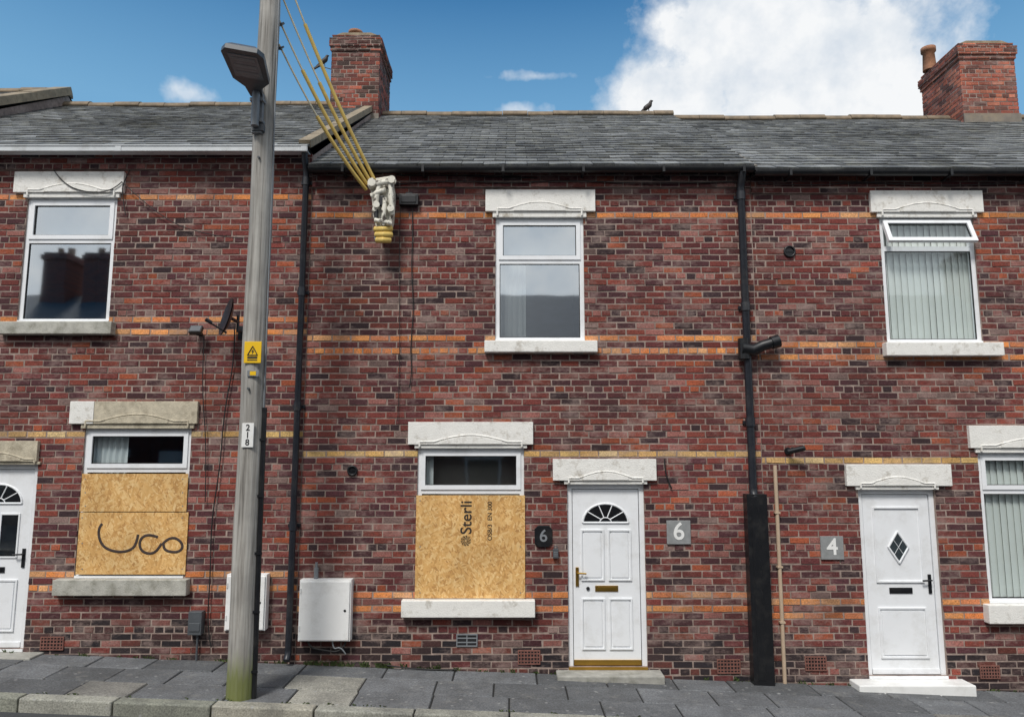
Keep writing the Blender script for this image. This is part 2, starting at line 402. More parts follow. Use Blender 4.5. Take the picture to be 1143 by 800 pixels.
def house_shell(name, x0, x1, openings, colf, wtop, ze, zr, hid, gutter_mat, fx=0):
    h = root(name, ((x0 + x1) / 2, 4, 0))
    xs = sorted({x0, x1} | {v for o in openings for v in o[:2] if x0 < v < x1})
    zb = gz(x1) - .5
    zs = sorted({zb, wtop} | {v for o in openings for v in o[2:]})
    b = MB(); Y = .007
    for i in range(len(xs) - 1):
        for j in range(len(zs) - 1):
            cx = (xs[i] + xs[i + 1]) / 2; cz = (zs[j] + zs[j + 1]) / 2
            if any(o[0] < cx < o[1] and o[2] < cz < o[3] for o in openings): continue
            b.add([(xs[i], Y, zs[j]), (xs[i + 1], Y, zs[j]), (xs[i + 1], Y, zs[j + 1]), (xs[i], Y, zs[j + 1])], [(0, 1, 2, 3)])
    for (a, c, d, e) in openings:
        for q in ([(a, Y, d), (a, .2, d), (a, .2, e), (a, Y, e)], [(c, Y, d), (c, .2, d), (c, .2, e), (c, Y, e)],
                  [(a, Y, e), (c, Y, e), (c, .2, e), (a, .2, e)], [(a, Y, d), (c, Y, d), (c, .2, d), (a, .2, d)]):
            b.add(q, [(0, 1, 2, 3)])
    for x in (x0 + .004, x1 - .004):
        b.add([(x, .012, zb), (x, 8, zb), (x, 8, ze), (x, 4, zr - .06), (x, .012, ze - .06)], [(0, 1, 2, 3, 4)])
    b.add([(x0, 8, zb), (x1, 8, zb), (x1, 8, ze), (x0, 8, ze)], [(0, 1, 2, 3)])
    b.obj('wall_mortar', h, [M_mortar], fixn=False)
    k = MB()
    brick_panel(k, x0 + .004, x1 - .004, zb, wtop, openings, lambda u, z, d: (u, -d, z), colf)
    r = rowof(wtop - .17)
    zz = -1.2 + r * RH
    k2 = MB()
    brick_panel(k, x0 + .004, x1 - .004, zz, wtop, [], lambda u, z, d: (u, -d - .03, z), colf)
    k2.box(x0 + .004, x1 - .004, -.022, .006, zz + .003, wtop - .003, 0)
    k2.obj('eaves_mortar', h, [M_mortar])
    k.obj('brickwork', h, [M_brick], col=True)
    roof(h, x0, x1, -.16, ze, 4.0, zr, hid)
    gm = MB(); gr = .058; gc = (-.17, ze - .045)
    if gutter_mat is M_gut:
        gm.box(x0 + .003, x1 - .003, -.245, -.236, ze - .108, ze - .035); gm.box(x0 + .003, x1 - .003, -.236, -.12, ze - .108, ze - .099)
        gm.box(x0 + .003, x1 - .003, -.254, -.2455, ze - .048, ze - .035)
        xx = x0 + 1.1
        while xx < x1: gm.box(xx, xx + .07, -.251, -.2455, ze - .112, ze - .05); xx += 2.2
    else:
        outer = [(gc[0] + gr * cos(a), gc[1] + gr * sin(a)) for a in [pi + pi * i / 10 for i in range(11)]]
        inner = [(gc[0] + (gr - .006) * cos(a), gc[1] + (gr - .006) * sin(a)) for a in [2 * pi - pi * i / 10 for i in range(11)]]
        gm.xprism(outer + inner, x0 + .003, x1 - .003, 0, False)
        xx = x0 + .4
        while xx < x1:
            gm.box(xx, xx + .03, -.235, -.0, ze - .115, ze - .104, 0); gm.box(xx, xx + .03, -.238, -.229, ze - .115, ze - .03, 0)
            xx += .95
    gm.obj('gutter', h, [gutter_mat])
    return h

def lintel(h, px0, px1, py0, py1, bottom_z, fx0, fx1, mat=None, mat2=None):
    x0 = WX(px0, (py0 + py1) / 2); x1 = WX(px1, (py0 + py1) / 2); zt = WZ(py0); zm = WZ(py1)
    return lintel_w(h, x0, x1, zt, zm, bottom_z, fx0, fx1, mat, mat2)
def lintel_w(h, x0, x1, zt, zm, zb, fx0, fx1, mat=None, mat2=None):
    mat = mat or M_lint; b = MB()
    yf = -.045
    b.box(x0, x1, yf, .03, zm, zt, 0)
    if mat2:
        b = MB(); xs = x0 + (x1 - x0) * .19
        b.box(x0, xs - .002, yf, .03, zm, zt, 1); b.box(xs + .002, x1, yf, .03, zm, zt, 0)
    w = fx1 - fx0
    b.box(fx0 - .035, fx1 + .035, yf + .018, .035, zb - .002, zm - .001, 0)
    c = (fx0 + fx1) / 2; hh = zt - zm
    path = [(-.5, zb + .015), (-.5, zm + hh * .12), (-.36, zm + hh * .12)]
    path += [(-.36 + .72 * t, zm + hh * .12 + hh * .3 * sin(pi * t)) for t in [i / 14 for i in range(1, 14)]]
    path += [(.36, zm + hh * .12), (.5, zm + hh * .12), (.5, zb + .015)]
    P3 = [(c + u * w * .96, z) for u, z in path]
    for i in range(len(P3) - 1):
        (ax, az), (bx, bz) = P3[i], P3[i + 1]
        b.cyl((ax, yf + .003, az), (bx, yf + .003, bz), .012, n=8)
    fld = [(x, z - .012) for x, z in P3[3:-3]]
    b.prism([(P3[3][0], zm + .004)] + fld + [(P3[-4][0], zm + .004)], yf - .006, yf + .01)
    return b.obj('lintel', h, [mat, mat2] if mat2 else [mat], bevel=.005)
def sill_w(h, x0, x1, z0, z1, mat):
    b = MB(); b.prism([(x0, z0), (x1, z0), (x1, z1), (x0, z1)], -.1, .045)
    o = b.obj('window_sill', h, [mat], bevel=.008)
    return o
def curtain(b, x0, x1, z0, z1, y, mi, amp=.014, wl=.07):
    n = max(8, int((x1 - x0) / .012)); vs = []
    for i in range(n + 1):
        x = x0 + (x1 - x0) * i / n; yy = y + amp * sin(x / wl * 2 * pi + .8 * sin(x * 9))
        vs += [(x, yy, z0), (x, yy * 1.0, z1)]
    b.add(vs, [(2 * i, 2 * i + 2, 2 * i + 3, 2 * i + 1) for i in range(n)], mi, True)
def window(h, r, zt, inside='dark', board=False, vent=False, wide=False, clear=False):
    x0, x1, z0, z1 = r; b = MB(); MT = [M_upvc, M_glass2 if clear else M_glass, M_seal, M_dark, M_curt, M_blind, M_curtg, M_room]
    yf = .03; fw = .05; tw = .03
    b.box(x0, x0 + fw, yf, yf + .06, z0, z1); b.box(x1 - fw, x1, yf, yf + .06, z0, z1)
    b.box(x0 + fw, x1 - fw, yf, yf + .06, z1 - fw, z1); b.box(x0 + fw, x1 - fw, yf, yf + .06, z0, z0 + fw)
    b.box(x0 + fw, x1 - fw, yf, yf + .06, zt - tw, zt + tw)
    b.box(x0 + .002, x1 - .002, yf - .03, yf + .001, z0 + .001, z0 + .028)
    def light(a, c, d, e, sash, M=None):
        if sash:
            b.ring(a - .012, c + .012, d - .012, e + .012, .05, yf - .014, yf + .03, 0, M); a += .038; c -= .038; d += .038; e -= .038
        b.ring(a, c, d, e, .008, yf + .004, yf + .02, 2, M)
        vs = [Vector((a + .008, yf + .016, d + .008)), Vector((c - .008, yf + .016, d + .008)), Vector((c - .008, yf + .016, e - .008)), Vector((a + .008, yf + .016, e - .008))]
        if M: vs = [M @ v for v in vs]
        b.add(vs, [(0, 1, 2, 3)], 1)
    ia, ib = x0 + fw, x1 - fw
    Mv = None
    if vent:
        piv = Vector(((x0 + x1) / 2, yf, z1 - fw))
        Mv = Matrix.Translation(piv) @ Matrix.Rotation(radians(-24), 4, 'X') @ Matrix.Translation(-piv + Vector((0, -.022, 0)))
    light(ia, ib, zt + tw, z1 - fw, True, Mv)
    if not board: light(ia, ib, z0 + fw, zt - tw, False)
    q = [(x0, .12, z0), (x1, .12, z0), (x1, .12, z1), (x0, .12, z1), (x0, 1.6, z0), (x1, 1.6, z0), (x1, 1.6, z1), (x0, 1.6, z1)]
    b.add(q, [(4, 5, 6, 7), (0, 4, 7, 3), (1, 5, 6, 2), (3, 2, 6, 7), (0, 1, 5, 4)], 3)
    if inside == 'blinds':
        n = int((ib - ia) / .078)
        for i in range(n + 1):
            M = Matrix.Translation((min(ia + .03 + i * .078, ib - .01), .115, 0)) @ Matrix.Rotation(radians(14 + U(-4, 4)), 4, 'Z')
            b.box(-.044, .044, -.001, .001, z0 + .05, z1 - .04, 5, None, M)
    elif inside == 'net':
        curtain(b, ia, ib, z0 + .02, z1 - .03, .13, 4)
    elif inside == 'part':
        curtain(b, ia, ia + (ib - ia) * .33, z0 + .02, zt + .0, .2, 4)
        b.box(ia, ib, .2, .203, zt + .02, z1 - .02, 6)
    elif inside == 'top':
        b.box(ia, ib, .2, .203, zt + .02, z1 - .02, 6)
    elif inside == 'leftnet':
        curtain(b, ia, ia + (ib - ia) * .36, z0 + .02, z1 - .03, .13, 4)
    elif inside == 'grey':
        b.box(ia + .1, ib, .3, .303, z0, z1 - .06, 7)
        b.box(ia, ia + .12, .13, .133, z0, z1 - .03, 4)
    return b.obj('window', h, MT, bevel=.0)

def door(h, r, style, hinge='L'):
    x0, x1, z0, z1 = r; b = MB()
    MT = [M_upvc, M_glass2, M_seal, M_gold, M_black, M_dark]
    yf = .04; fw = .055
    b.box(x0, x0 + fw, yf, yf + .07, z0, z1); b.box(x1 - fw, x1, yf, yf + .07, z0, z1); b.box(x0 + fw, x1 - fw, yf, yf + .07, z1 - fw, z1)
    b.box(x0 + .001, x1 - .001, yf - .045, yf + .07, z0 - .03, z0 - .001, 3 if style == 'fan6' else 0)
    a, c, d, e = x0 + fw + .008, x1 - fw - .008, z0 + .02, z1 - fw - .008
    b.box(a - .008, c + .008, yf + .045, yf + .06, z0 + .001, z1 - fw, 2)
    b.box(a, c, yf + .012, yf + .044, d, e, 0)
    b.box(a, c, yf - .002, yf + .012, d - .012, d + .045, 3 if style == 'fan6' else 0)
    y1 = yf + .012; w = c - a; hh = e - d; m = (a + c) / 2
    def panel(p0, p1, q0, q1, inner=True):
        X0, X1, Z0, Z1 = a + w * p0, a + w * p1, d + hh * q0, d + hh * q1
        b.ring(X0, X1, Z0, Z1, .018, y1 - .016, y1 + .001, 0)
        if inner: b.box(X0 + .036, X1 - .036, y1 - .011, y1 + .001, Z0 + .036, Z1 - .036, 0)
    if style.startswith('fan'):
        cz = d + hh * .805; rr = w * .345
        n = 18; semi = [(m + rr * cos(pi * i / n), cz + rr * .82 * sin(pi * i / n)) for i in range(n + 1)]
        b.prism(semi, y1 - .004, y1 + .002, 4)
        b.prism([(m + (x - m) * .97, cz + .004 + (z - cz) * .96) for x, z in semi], y1 - .0055, y1 - .003, 1)
        for i in range(n):
            b.cyl((semi[i][0], y1 - .004, semi[i][1]), (semi[i + 1][0], y1 - .004, semi[i + 1][1]), .012, n=8, mi=0)
        b.cyl((semi[0][0], y1 - .004, cz), (semi[-1][0], y1 - .004, cz), .012, n=8, mi=0)
        for t in (36, 72, 108, 144):
            tt = radians(t); b.cyl((m + .22 * rr * cos(tt), y1 - .007, cz + .22 * rr * sin(tt)), (m + rr * cos(tt), y1 - .007, cz + rr * .82 * sin(tt)), .0065, n=6, mi=0)
        hub = [(m + rr * .26 * cos(pi * i / 8), y1 - .007, cz + rr * .22 * sin(pi * i / 8)) for i in range(9)]
        for i in range(8): b.cyl(hub[i], hub[i + 1], .006, n=6, mi=0)
        if style == 'fan6':
            panel(.12, .47, .47, .765); panel(.53, .88, .47, .765)
            panel(.12, .47, .08, .37); panel(.53, .88, .08, .37)
        else:
            for (p0, p1) in ((.18, .44), (.56, .82)):
                X0, X1, Z0, Z1 = a + w * p0, a + w * p1, d + hh * .5, d + hh * .74
                b.box(X0, X1, y1 - .006, y1 + .001, Z0, Z1, 1); b.box(X0 + .001, X1 - .001, y1 - .004, y1, Z0, Z1, 4); b.ring(X0 - .015, X1 + .015, Z0 - .015, Z1 + .015, .018, y1 - .012, y1 + .001, 0)
            panel(.12, .47, .08, .37); panel(.53, .88, .08, .37)
    else:
        cz = d + hh * .70; dx, dz = w * .15, hh * .09
        dia = [(m - dx, cz), (m, cz - dz), (m + dx, cz), (m, cz + dz)]
        b.prism(dia, y1 - .010, y1 + .001, 6)
        b.prism([(m + (x - m) * .9, cz + (z - cz) * .9) for x, z in dia], y1 - .014, y1 - .011, 1)
        for i in range(4):
            p, q = dia[i], dia[(i + 1) % 4]
            b.cyl((p[0], y1 - .01, p[1]), (q[0], y1 - .01, q[1]), .012, n=8)
        b.cyl((m - dx * .5, y1 - .015, cz - dz * .5), (m + dx * .5, y1 - .015, cz + dz * .5), .003, n=6); b.cyl((m + dx * .5, y1 - .015, cz - dz * .5), (m - dx * .5, y1 - .015, cz + dz * .5), .003, n=6)
        panel(.14, .86, .5, .93, False); panel(.14, .86, .08, .36)
    lz = d + hh * (.425 if style != 'dia' else .455)
    lm = 3 if style == 'fan6' else 4
    b.box(m - .13, m + .13, y1 - .009, y1 + .001, lz - .032, lz + .032, lm)
    b.box(m - .1, m + .1, y1 - .014, y1 - .008, lz - .016, lz + .02, lm)
    hx = (a + .045) if hinge == 'L' else (c - .045); sg = 1 if hinge == 'L' else -1
    hz = d + hh * .5
    b.box(hx - .018, hx + .018, y1 - .012, y1 + .001, hz - .12, hz + .09, lm)
    b.cyl((hx, y1 - .01, hz + .03), (hx, y1 - .055, hz + .03), .01, n=8, mi=lm)
    b.cyl((hx, y1 - .05, hz + .03), (hx + sg * .1, y1 - .05, hz + .025), .01, n=8, mi=lm)
    if style == 'fan6':
        b.cyl((m - .28 * w, y1 + .001, lz + .0), (m - .28 * w, y1 - .012, lz + .0), .02, n=12, mi=2)
    return b.obj('front_door', h, MT + [M_lampd], bevel=.0025)

def rect(l, r_, t, b_):
    my = (t + b_) / 2
    return (WX(l, my), WX(r_, my), WZ(b_), WZ(t))
rUL = rect(24.5, 126, 221, 360); rUM = rect(553, 652, 243, 381); rUR = rect(986, 1092, 243, 383)
rLL = rect(88.5, 209, 478, 645); rLM = rect(465, 585, 500, 668); rLR = rect(1098, 1217, 505, 673)
rD6 = rect(634, 721, 540, 744); rD4 = rect(964, 1051, 546, 754); rD8 = rect(-53, 34, 518, 724)
for (l, r_, b_, ln, am) in ((3, 129, 375, .55, .6), (541, 666, 395, .5, .5), (985, 1115, 399, .45, .45), (64, 212, 664, .55, .6), (449, 597, 688, .45, .5), (1098, 1245, 694, .4, .45)):
    STAIN.append((WX(l, b_), WX(r_, b_), WZ(b_), ln, am))
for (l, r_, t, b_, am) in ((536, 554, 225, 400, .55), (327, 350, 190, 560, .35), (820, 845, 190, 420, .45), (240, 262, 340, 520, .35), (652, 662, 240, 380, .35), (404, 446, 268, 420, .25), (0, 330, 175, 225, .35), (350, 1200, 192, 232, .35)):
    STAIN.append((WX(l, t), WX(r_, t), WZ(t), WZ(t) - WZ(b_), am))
XA, XB, XC, XD, XE, XF = -13.3, -8.0, -2.42, 2.88, 8.12, 13.4
zeM = WZ(187, -.17) + .04; zrM = W(571, 130, 4.0)[1] + .02
zeR = WZ(190, -.17) + .03; zrR = W(571, 133, 4.0)[1] + .0
zeL = WZ(166, -.17) + .05; zrL = W(571, 121, 4.0)[1] + .04
z_ = WZ
cM = make_colf([z_(240), z_(378), z_(393), z_(665), z_(682)], [z_(508)], 1.3)
cL = make_colf([z_(218), z_(355), z_(370), z_(640), z_(657)], [z_(487)], 4.1)
cR = make_colf([z_(243), z_(381), z_(396), z_(672), z_(688)], [z_(514)], 8.6)
# houses -----------------------------------------------------------
h8 = house_shell('brick_house', XB, XC, [rUL, rLL, rD8], cL, zeL - .05, zeL, zrL, 1, M_gut)
h6 = house_shell('brick_house.001', XC, XD, [rUM, rLM, rD6], cM, zeM - .05, zeM, zrM, 2, M_black)
h4 = house_shell('brick_house.002', XD, XE, [rUR, rLR, rD4], cR, zeR - .05, zeR, zrR, 3, M_black)
def sh(r, dx, dz): return (r[0] + dx, r[1] + dx, r[2] + dz, r[3] + dz)
S2, S10 = (10.55, -.2), (-5.45, .22)
h2 = house_shell('brick_house.003', XE, XF, [sh(rUM, *S2), sh(rLM, *S2), sh(rD6, *S2)], cR, zeR - .05, zeR - .001, zrR - .001, 5, M_black)
h10 = house_shell('brick_house.004', XA, XB, [sh(rUL, *S10), sh(rLL, *S10), sh(rD8, *S10)], cL, zeL + .2, zeL + .25, zrL + .25, 6, M_gut)

def dress(h, r, zt, lp, sp, sm=None, lm=None, lm2=None, **kw):
    window(h, r, zt, **kw)
    lintel(h, *lp, r[3], r[0], r[1], lm, lm2)
    my = (sp[2] + sp[3]) / 2
    sill_w(h, WX(sp[0], my), WX(sp[1], my), WZ(sp[3]), r[2] - .002, sm or M_lint)
dress(h8, rUL, z_(268), (18, 140, 193, 216), (3, 129, 361, 374), sm=M_sillgrey, inside='top')
dress(h6, rUM, z_(291), (542, 664, 213, 237), (541, 666, 381, 394), inside='part')
dress(h4, rUR, z_(277), (970, 1095, 214, 238), (985, 1115, 383, 398), inside='blinds', vent=True, clear=True)
dress(h8, rLL, z_(524), (80, 222, 448, 473), (64, 212, 646, 663), sm=M_sillgrey, lm=M_stone, lm2=M_lint, inside='leftnet', board=True, clear=True)
dress(h6, rLM, z_(548), (456, 595, 471, 496), (449, 597, 669, 687), inside='grey', board=True, clear=True)
dress(h4, rLR, z_(548), (1080, 1234, 475, 500), (1098, 1245, 674, 694), inside='blinds', clear=True)
lintel(h6, 617, 732, 512, 536, rD6[3], rD6[0], rD6[1]); door(h6, rD6, 'fan6', 'L')
lintel(h4, 943, 1060, 518, 542, rD4[3], rD4[0], rD4[1]); door(h4, rD4, 'dia', 'R')
lintel(h8, -72, 44, 492, 515, rD8[3], rD8[0], rD8[1], M_stone); door(h8, rD8, 'fan8', 'R')
for h, (l, r_, z, m) in ((h6, (622, 742, rD6[2] - .032, M_conc)), (h4, (958, 1088, rD4[2] - .032, M_white)), (h8, (-75, 33, rD8[2] - .032, M_conc))):
    b = MB(); b.box(WX(l, 755, -.22), WX(r_, 755, -.22), -.24, .035, z - .35, z); b.obj('door_step', h, [m], bevel=.012)
for h, S, rs in ((h2, S2, (rUM, rLM, rD6)), (h10, S10, (rUL, rLL, rD8))):
    for r in rs[:2]:
        q = sh(r, *S); window(h, q, q[3] - .42, inside='net'); lintel_w(h, q[0] - .11, q[1] + .11, q[3] + .3, q[3] + .06, q[3], q[0], q[1]); sill_w(h, q[0] - .12, q[1] + .12, q[2] - .15, q[2] - .002, M_lint)
    q = sh(rs[2], *S); door(h, q, 'fan6', 'L'); lintel_w(h, q[0] - .15, q[1] + .12, q[3] + .29, q[3] + .04, q[3], q[0], q[1])
    b = MB(); b.box(q[0] - .1, q[1] + .1, -.24, .035, q[2] - .4, q[2] - .032); b.obj('door_step', h, [M_conc], bevel=.012)

def verge(h, x, ze, zr, w=.16, hh=.05, mat=M_lead):
    phi = atan2(zr - ze, 4.16); L = sqrt((zr - ze) ** 2 + 4.16 ** 2); b = MB()
    n = 9
    for i in range(n):
        s0, s1 = L * i / n + .003, L * (i + 1) / n - .003; dn = U(-.006, .006)
        vs = []
        for xx in (x - w / 2, x + w / 2):
            for s in (s0, s1):
                for nn in (-.03, hh + dn): vs.append((xx, -.16 + s * cos(phi) - nn * sin(phi), ze + s * sin(phi) + nn * cos(phi)))
        b.add(vs, [(0, 1, 3, 2), (4, 6, 7, 5), (0, 4, 5, 1), (2, 3, 7, 6), (0, 2, 6, 4), (1, 5, 7, 3)])
    b.obj('verge_coping', h, [mat])
verge(h8, XC - .06, zeL, zrL, .14, .06, M_flaunch)
verge(h10, XB - .08, zeL + .25, zrL + .25, .3, .1, M_flaunch)
verge(h4, XD + .02, zeR, zrR, .05, .03)

# boards --------------------------------------------------------------
def board(h, name, l, r_, t, b_, y=.012):
    my = (t + b_) / 2; b = MB(); b.box(WX(l, my), WX(r_, my), y - .012, y, WZ(b_), WZ(t))
    for px in (l + 5, r_ - 5):
        for py in (t + 6, my, b_ - 6):
            x, z = W(px, py); b.cyl((x, y - .014, z), (x, y - .011, z), .007, n=8, mi=1)
    return b.obj(name, h, [M_osb, M_grey])
bp = root('boarded_panel', (WX(525, 610), 0, WZ(610)))
board(bp, 'osb_sheet', 464, 586, 552.5, 667, y=-.002)
M_ink = pm('printed_ink', (52, 42, 32), 0.7, 0.1, 20, 0)
x, z = W(521, 577); text('printed_label', 'Sterli', x, -.0155, z, .18, M_ink, bp, pi / 2, ext=.0005)
x, z = W(547, 581); text('printed_small_print', 'OSB/3  EN 300', x, -.0155, z, .07, M_ink, bp, pi / 2, ext=.0005)
b = MB(); x, z = W(520, 603)
for k in range(10):
    rr = .055 - .01 * k
    if rr < .006: break
    for i in range(0, 10):
        a0 = 2 * pi * i / 10 + k * .5; a1 = a0 + .42
        b.cyl((x + rr * cos(a0), -.0145, z + rr * sin(a0)), (x + rr * cos(a1), -.0145, z + rr * sin(a1)), .0035, n=5)
b.obj('printed_mark', bp, [M_ink])
bp2 = root('boarded_panel.001', (WX(148, 585), 0, WZ(585)))
board(bp2, 'osb_sheet_top', 91, 209.5, 528.5, 570.5, y=-.002)
board(bp2, 'osb_sheet_lower', 87.5, 209, 571.5, 640.5, y=-.002)
M_spray = pm('spray_paint', (66, 54, 50), 0.8, 0.4, 30, 0)
def strokes(pxs): return [(W(a, c)[0], -.0165, W(a, c)[1]) for a, c in pxs]
for nm, s in (('graffiti_u', [(115, 584), (111, 588), (111, 600), (117, 611), (132, 616), (146, 614), (153, 607), (155, 596)]),
              ('graffiti_g', [(177, 599), (169, 596), (160, 598), (156, 605), (158, 614), (167, 618), (176, 615), (181, 606)]),
              ('graffiti_o', [(182, 607), (186, 602), (195, 599), (203, 604), (205, 611), (199, 616), (188, 615), (183, 611), (183, 605)])):
    c = curve(nm, strokes(s), .0145, M_spray, bp2)
    c.scale = (1, .12, 1); c.location = (0, -.0145, 0)

# chimneys --------------------------------------------------------------
def chimney(h, px0, px1, pyt, y0, dep, zb, seed, tint, pots, name='chimney_stack'):
    x0, x1 = WX(px0, 80, y0), WX(px1, 80, y0); zt = WZ(pyt, y0); y1 = y0 + dep
    def cf(u, z, r):
        c = lin(random.choice(tint)); return mulc(c, U(.75, 1.2) * (1 + .35 * noise.noise(Vector((u * 2, z * 2, seed)))) * (.55 if z > zt - .3 and R() < .5 else 1))
    k = MB(); mo = MB()
    def stack(ax0, ax1, ay0, ay1, za, zbb):
        mo.box(ax0 + .008, ax1 - .008, ay0 + .008, ay1 - .008, za, zbb - .003)
        brick_panel(k, ax0, ax1, za, zbb, [], lambda u, z, d: (u, ay0 - d, z), cf, .004)
        brick_panel(k, ax0, ax1, za, zbb, [], lambda u, z, d: (u, ay1 + d, z), cf, .004)
        brick_panel(k, ay0, ay1, za, zbb, [], lambda u, z, d: (ax0 - d, u, z), cf, .004)
        brick_panel(k, ay0, ay1, za, zbb, [], lambda u, z, d: (ax1 + d, u, z), cf, .004)
    stack(x0 + .03, x1 - .03, y0 + .03, y1 - .03, zb, zt - .3)
    stack(x0 + .01, x1 - .01, y0 + .01, y1 - .01, zt - .3, zt - .22)
    stack(x0 - .01, x1 + .01, y0 - .01, y1 + .01, zt - .22, zt - .07)
    stack(x0 + .03, x1 - .03, y0 + .03, y1 - .03, zt - .07, zt)
    k.obj('chimney_bricks', h, [M_brick], col=True); mo.obj('chimney_mortar', h, [M_mortar])
    f = MB(); f.prism([(x0 + .05, zt - .002), (x1 - .05, zt - .002), (x1 - .2, zt + .06), (x0 + .2, zt + .06)], y0 + .06, y1 - .06)
    f.box(x0 + .02, x1 - .02, y0 + .005, y0 + .025, zb, WZ(130, y0) + .06, 1)
    for (fx, fy, hh) in pots:
        cx = x0 + (x1 - x0) * fx; cy = y0 + dep * fy; z = zt + .03
        f.tube([(cx, cy, z), (cx, cy, z + hh * .8), (cx, cy, z + hh * .82), (cx, cy, z + hh), (cx, cy, z + hh), (cx, cy, z + hh - .08)], [.12, .1, .13, .13, .1, .09], 20, 2)
    f.obj('chimney_pots', h, [M_flaunch, M_lead, M_pot])
    return x0, x1, y0, y1, zt
ch1 = chimney(h6, 367, 425, 38, 3.45, 1.15, 7.2, 2.2, [(150, 80, 64), (130, 72, 62), (166, 90, 70), (112, 66, 60), (96, 70, 64), (74, 60, 54)], [(.38, .4, .28)])
ch2 = chimney(h4, 1071, 1137, 47, 3.45, 1.25, 7.2, 6.2, [(184, 106, 84), (170, 94, 76), (200, 122, 96), (152, 88, 74), (124, 82, 72)], [(.1, .82, .45)])

# birds ------------------------------------------------------------------
def bird(name, x, y, z, s=1.0, face=1):
    rt = root(name, (x, y, z))
    me = bpy.data.meshes.new('body')
    P = [(-.15, 0, .0), (-.09, 0, .04), (-.03, 0, .085), (.02, 0, .125), (.035, 0, .165), (.045, 0, .2), (.085, 0, .198)]
    rad = [.008, .024, .05, .05, .034, .032, .004]
    me.from_pydata([(x + p[0] * s * face, y + p[1] * s, z + p[2] * s) for p in P], [(i, i + 1) for i in range(6)], [])
    me.materials.append(M_bird)
    ob = bpy.data.objects.new('body', me); coll.objects.link(ob)
    m = ob.modifiers.new('skin', 'SKIN'); m.use_smooth_shade = True
    for i, sv in enumerate(me.skin_vertices[0].data):
        sv.radius = (rad[i] * s, rad[i] * s * .95); sv.use_root = (i == 2)
    q = ob.modifiers.new('sub', 'SUBSURF'); q.levels = 2; q.render_levels = 2
    attach(ob, rt)
    b = MB()
    b.cyl((x - .0 * face, y - .015, z + .06 * s), (x + .01 * face, y - .015, z), .004 * s, n=6); b.cyl((x, y + .015, z + .06 * s), (x + .01 * face, y + .015, z), .004 * s, n=6)
    b.prism([(x - .1 * s * face, z + .03 * s), (x - .2 * s * face, z - .05 * s), (x - .18 * s * face, z - .06 * s), (x - .06 * s * face, z + .01 * s)], y - .02 * s, y + .02 * s)
    b.obj('legs_and_tail', rt, [M_bird])
x, z = W(724, 124, 4.0); bird('perched_bird', x, 4.0, zrM + .055 + sag(x), 1.05, 1)
x, z = W(362, 74, 3.45); bird('perched_bird.001', x, 3.45, z, .95, 1)
b = MB(); b.cyl((x - .05, 3.45, z - .006), (ch1[0] + .1, 3.6, z - .006), .008, n=6); b.obj('chimney_bracket_rod', h6, [M_grey])

# drainpipes ------------------------------------------------------------------
def drain(name, px_t, py_t, px_b, py_b, r=.037, mat=M_blackp, y=-.07):
    xt = WX(px_t, py_t, y); xb = WX(px_b, py_b, y); x = (xt + xb) / 2
    zt = W(px_t, py_t, y)[1]; zb = max(W(px_b, py_b, y)[1], gz(x) + .02)
    rt = root(name, (x, y, zb)); b = MB()
    b.tube([(x, -.17, zt + .02), (x, -.165, zt - .05), (x, -.1, zt - .14), (x, y, zt - .22), (x, y, zb + .16)], r, 16)
    b.tube([(x, y, zb + .16), (x, y, zb + .1), (x, y - .05, zb + .04)], r * 1.05, 16)
    zz = zt - .3
    while zz > zb + .3:
        b.cyl((x, y, zz - .05), (x, y, zz + .05), r * 1.22, n=16)
        b.box(x - .07, x + .07, -.025, .005, zz - .018, zz + .018)
        zz -= 1.35
    b.obj('pipe', rt, [mat]); return rt, x, zt, zb
drain('drainpipe', 344, 176, 319.5, 742, .036)
rt2, xp, zt, zb = drain('drainpipe.001', 828, 192, 839, 560, .044)
b = MB(); xc0, xc1 = WX(837, 650, -.14), WX(860, 650, -.14)
b.box(xc0, xc1, -.15, -.012, gz(xc0) - .02, WZ(551, -.1)); b.box(xc0 + .05, xc0 + .13, -.153, -.149, gz(xc0) + .05, WZ(551, -.1) - .03)
b.obj('pipe_casing', rt2, [M_black], bevel=.012)
b = MB(); x, z = W(831, 391, -.09)
b.tube([(x - .03, -.09, z + .02), (x + .1, -.1, z), (x + .2, -.12, z + .05), (x + .38, -.13, z + .1)], [.075, .07, .062, .064], 16)
b.cyl((x + .3, -.13, z + .08), (x + .39, -.13, z + .105), .075, n=16)
b.cyl((x, -.075, z - .1), (x, -.075, z + .14), .068, n=16)
b.obj('branch_pipe', rt2, [M_black])
tp = root('waste_pipe', (WX(870, 640), -.03, 0)); b = MB()
x = WX(870.5, 640, -.03); b.cyl((x, -.03, gz(x)), (x, -.03, WZ(519, -.03)), .022, n=12)
for zz in (.5, 1.1, 1.7): b.box(x - .03, x + .03, -.056, .004, zz - .01, zz + .01)
b.obj('pipe', tp, [M_tan])

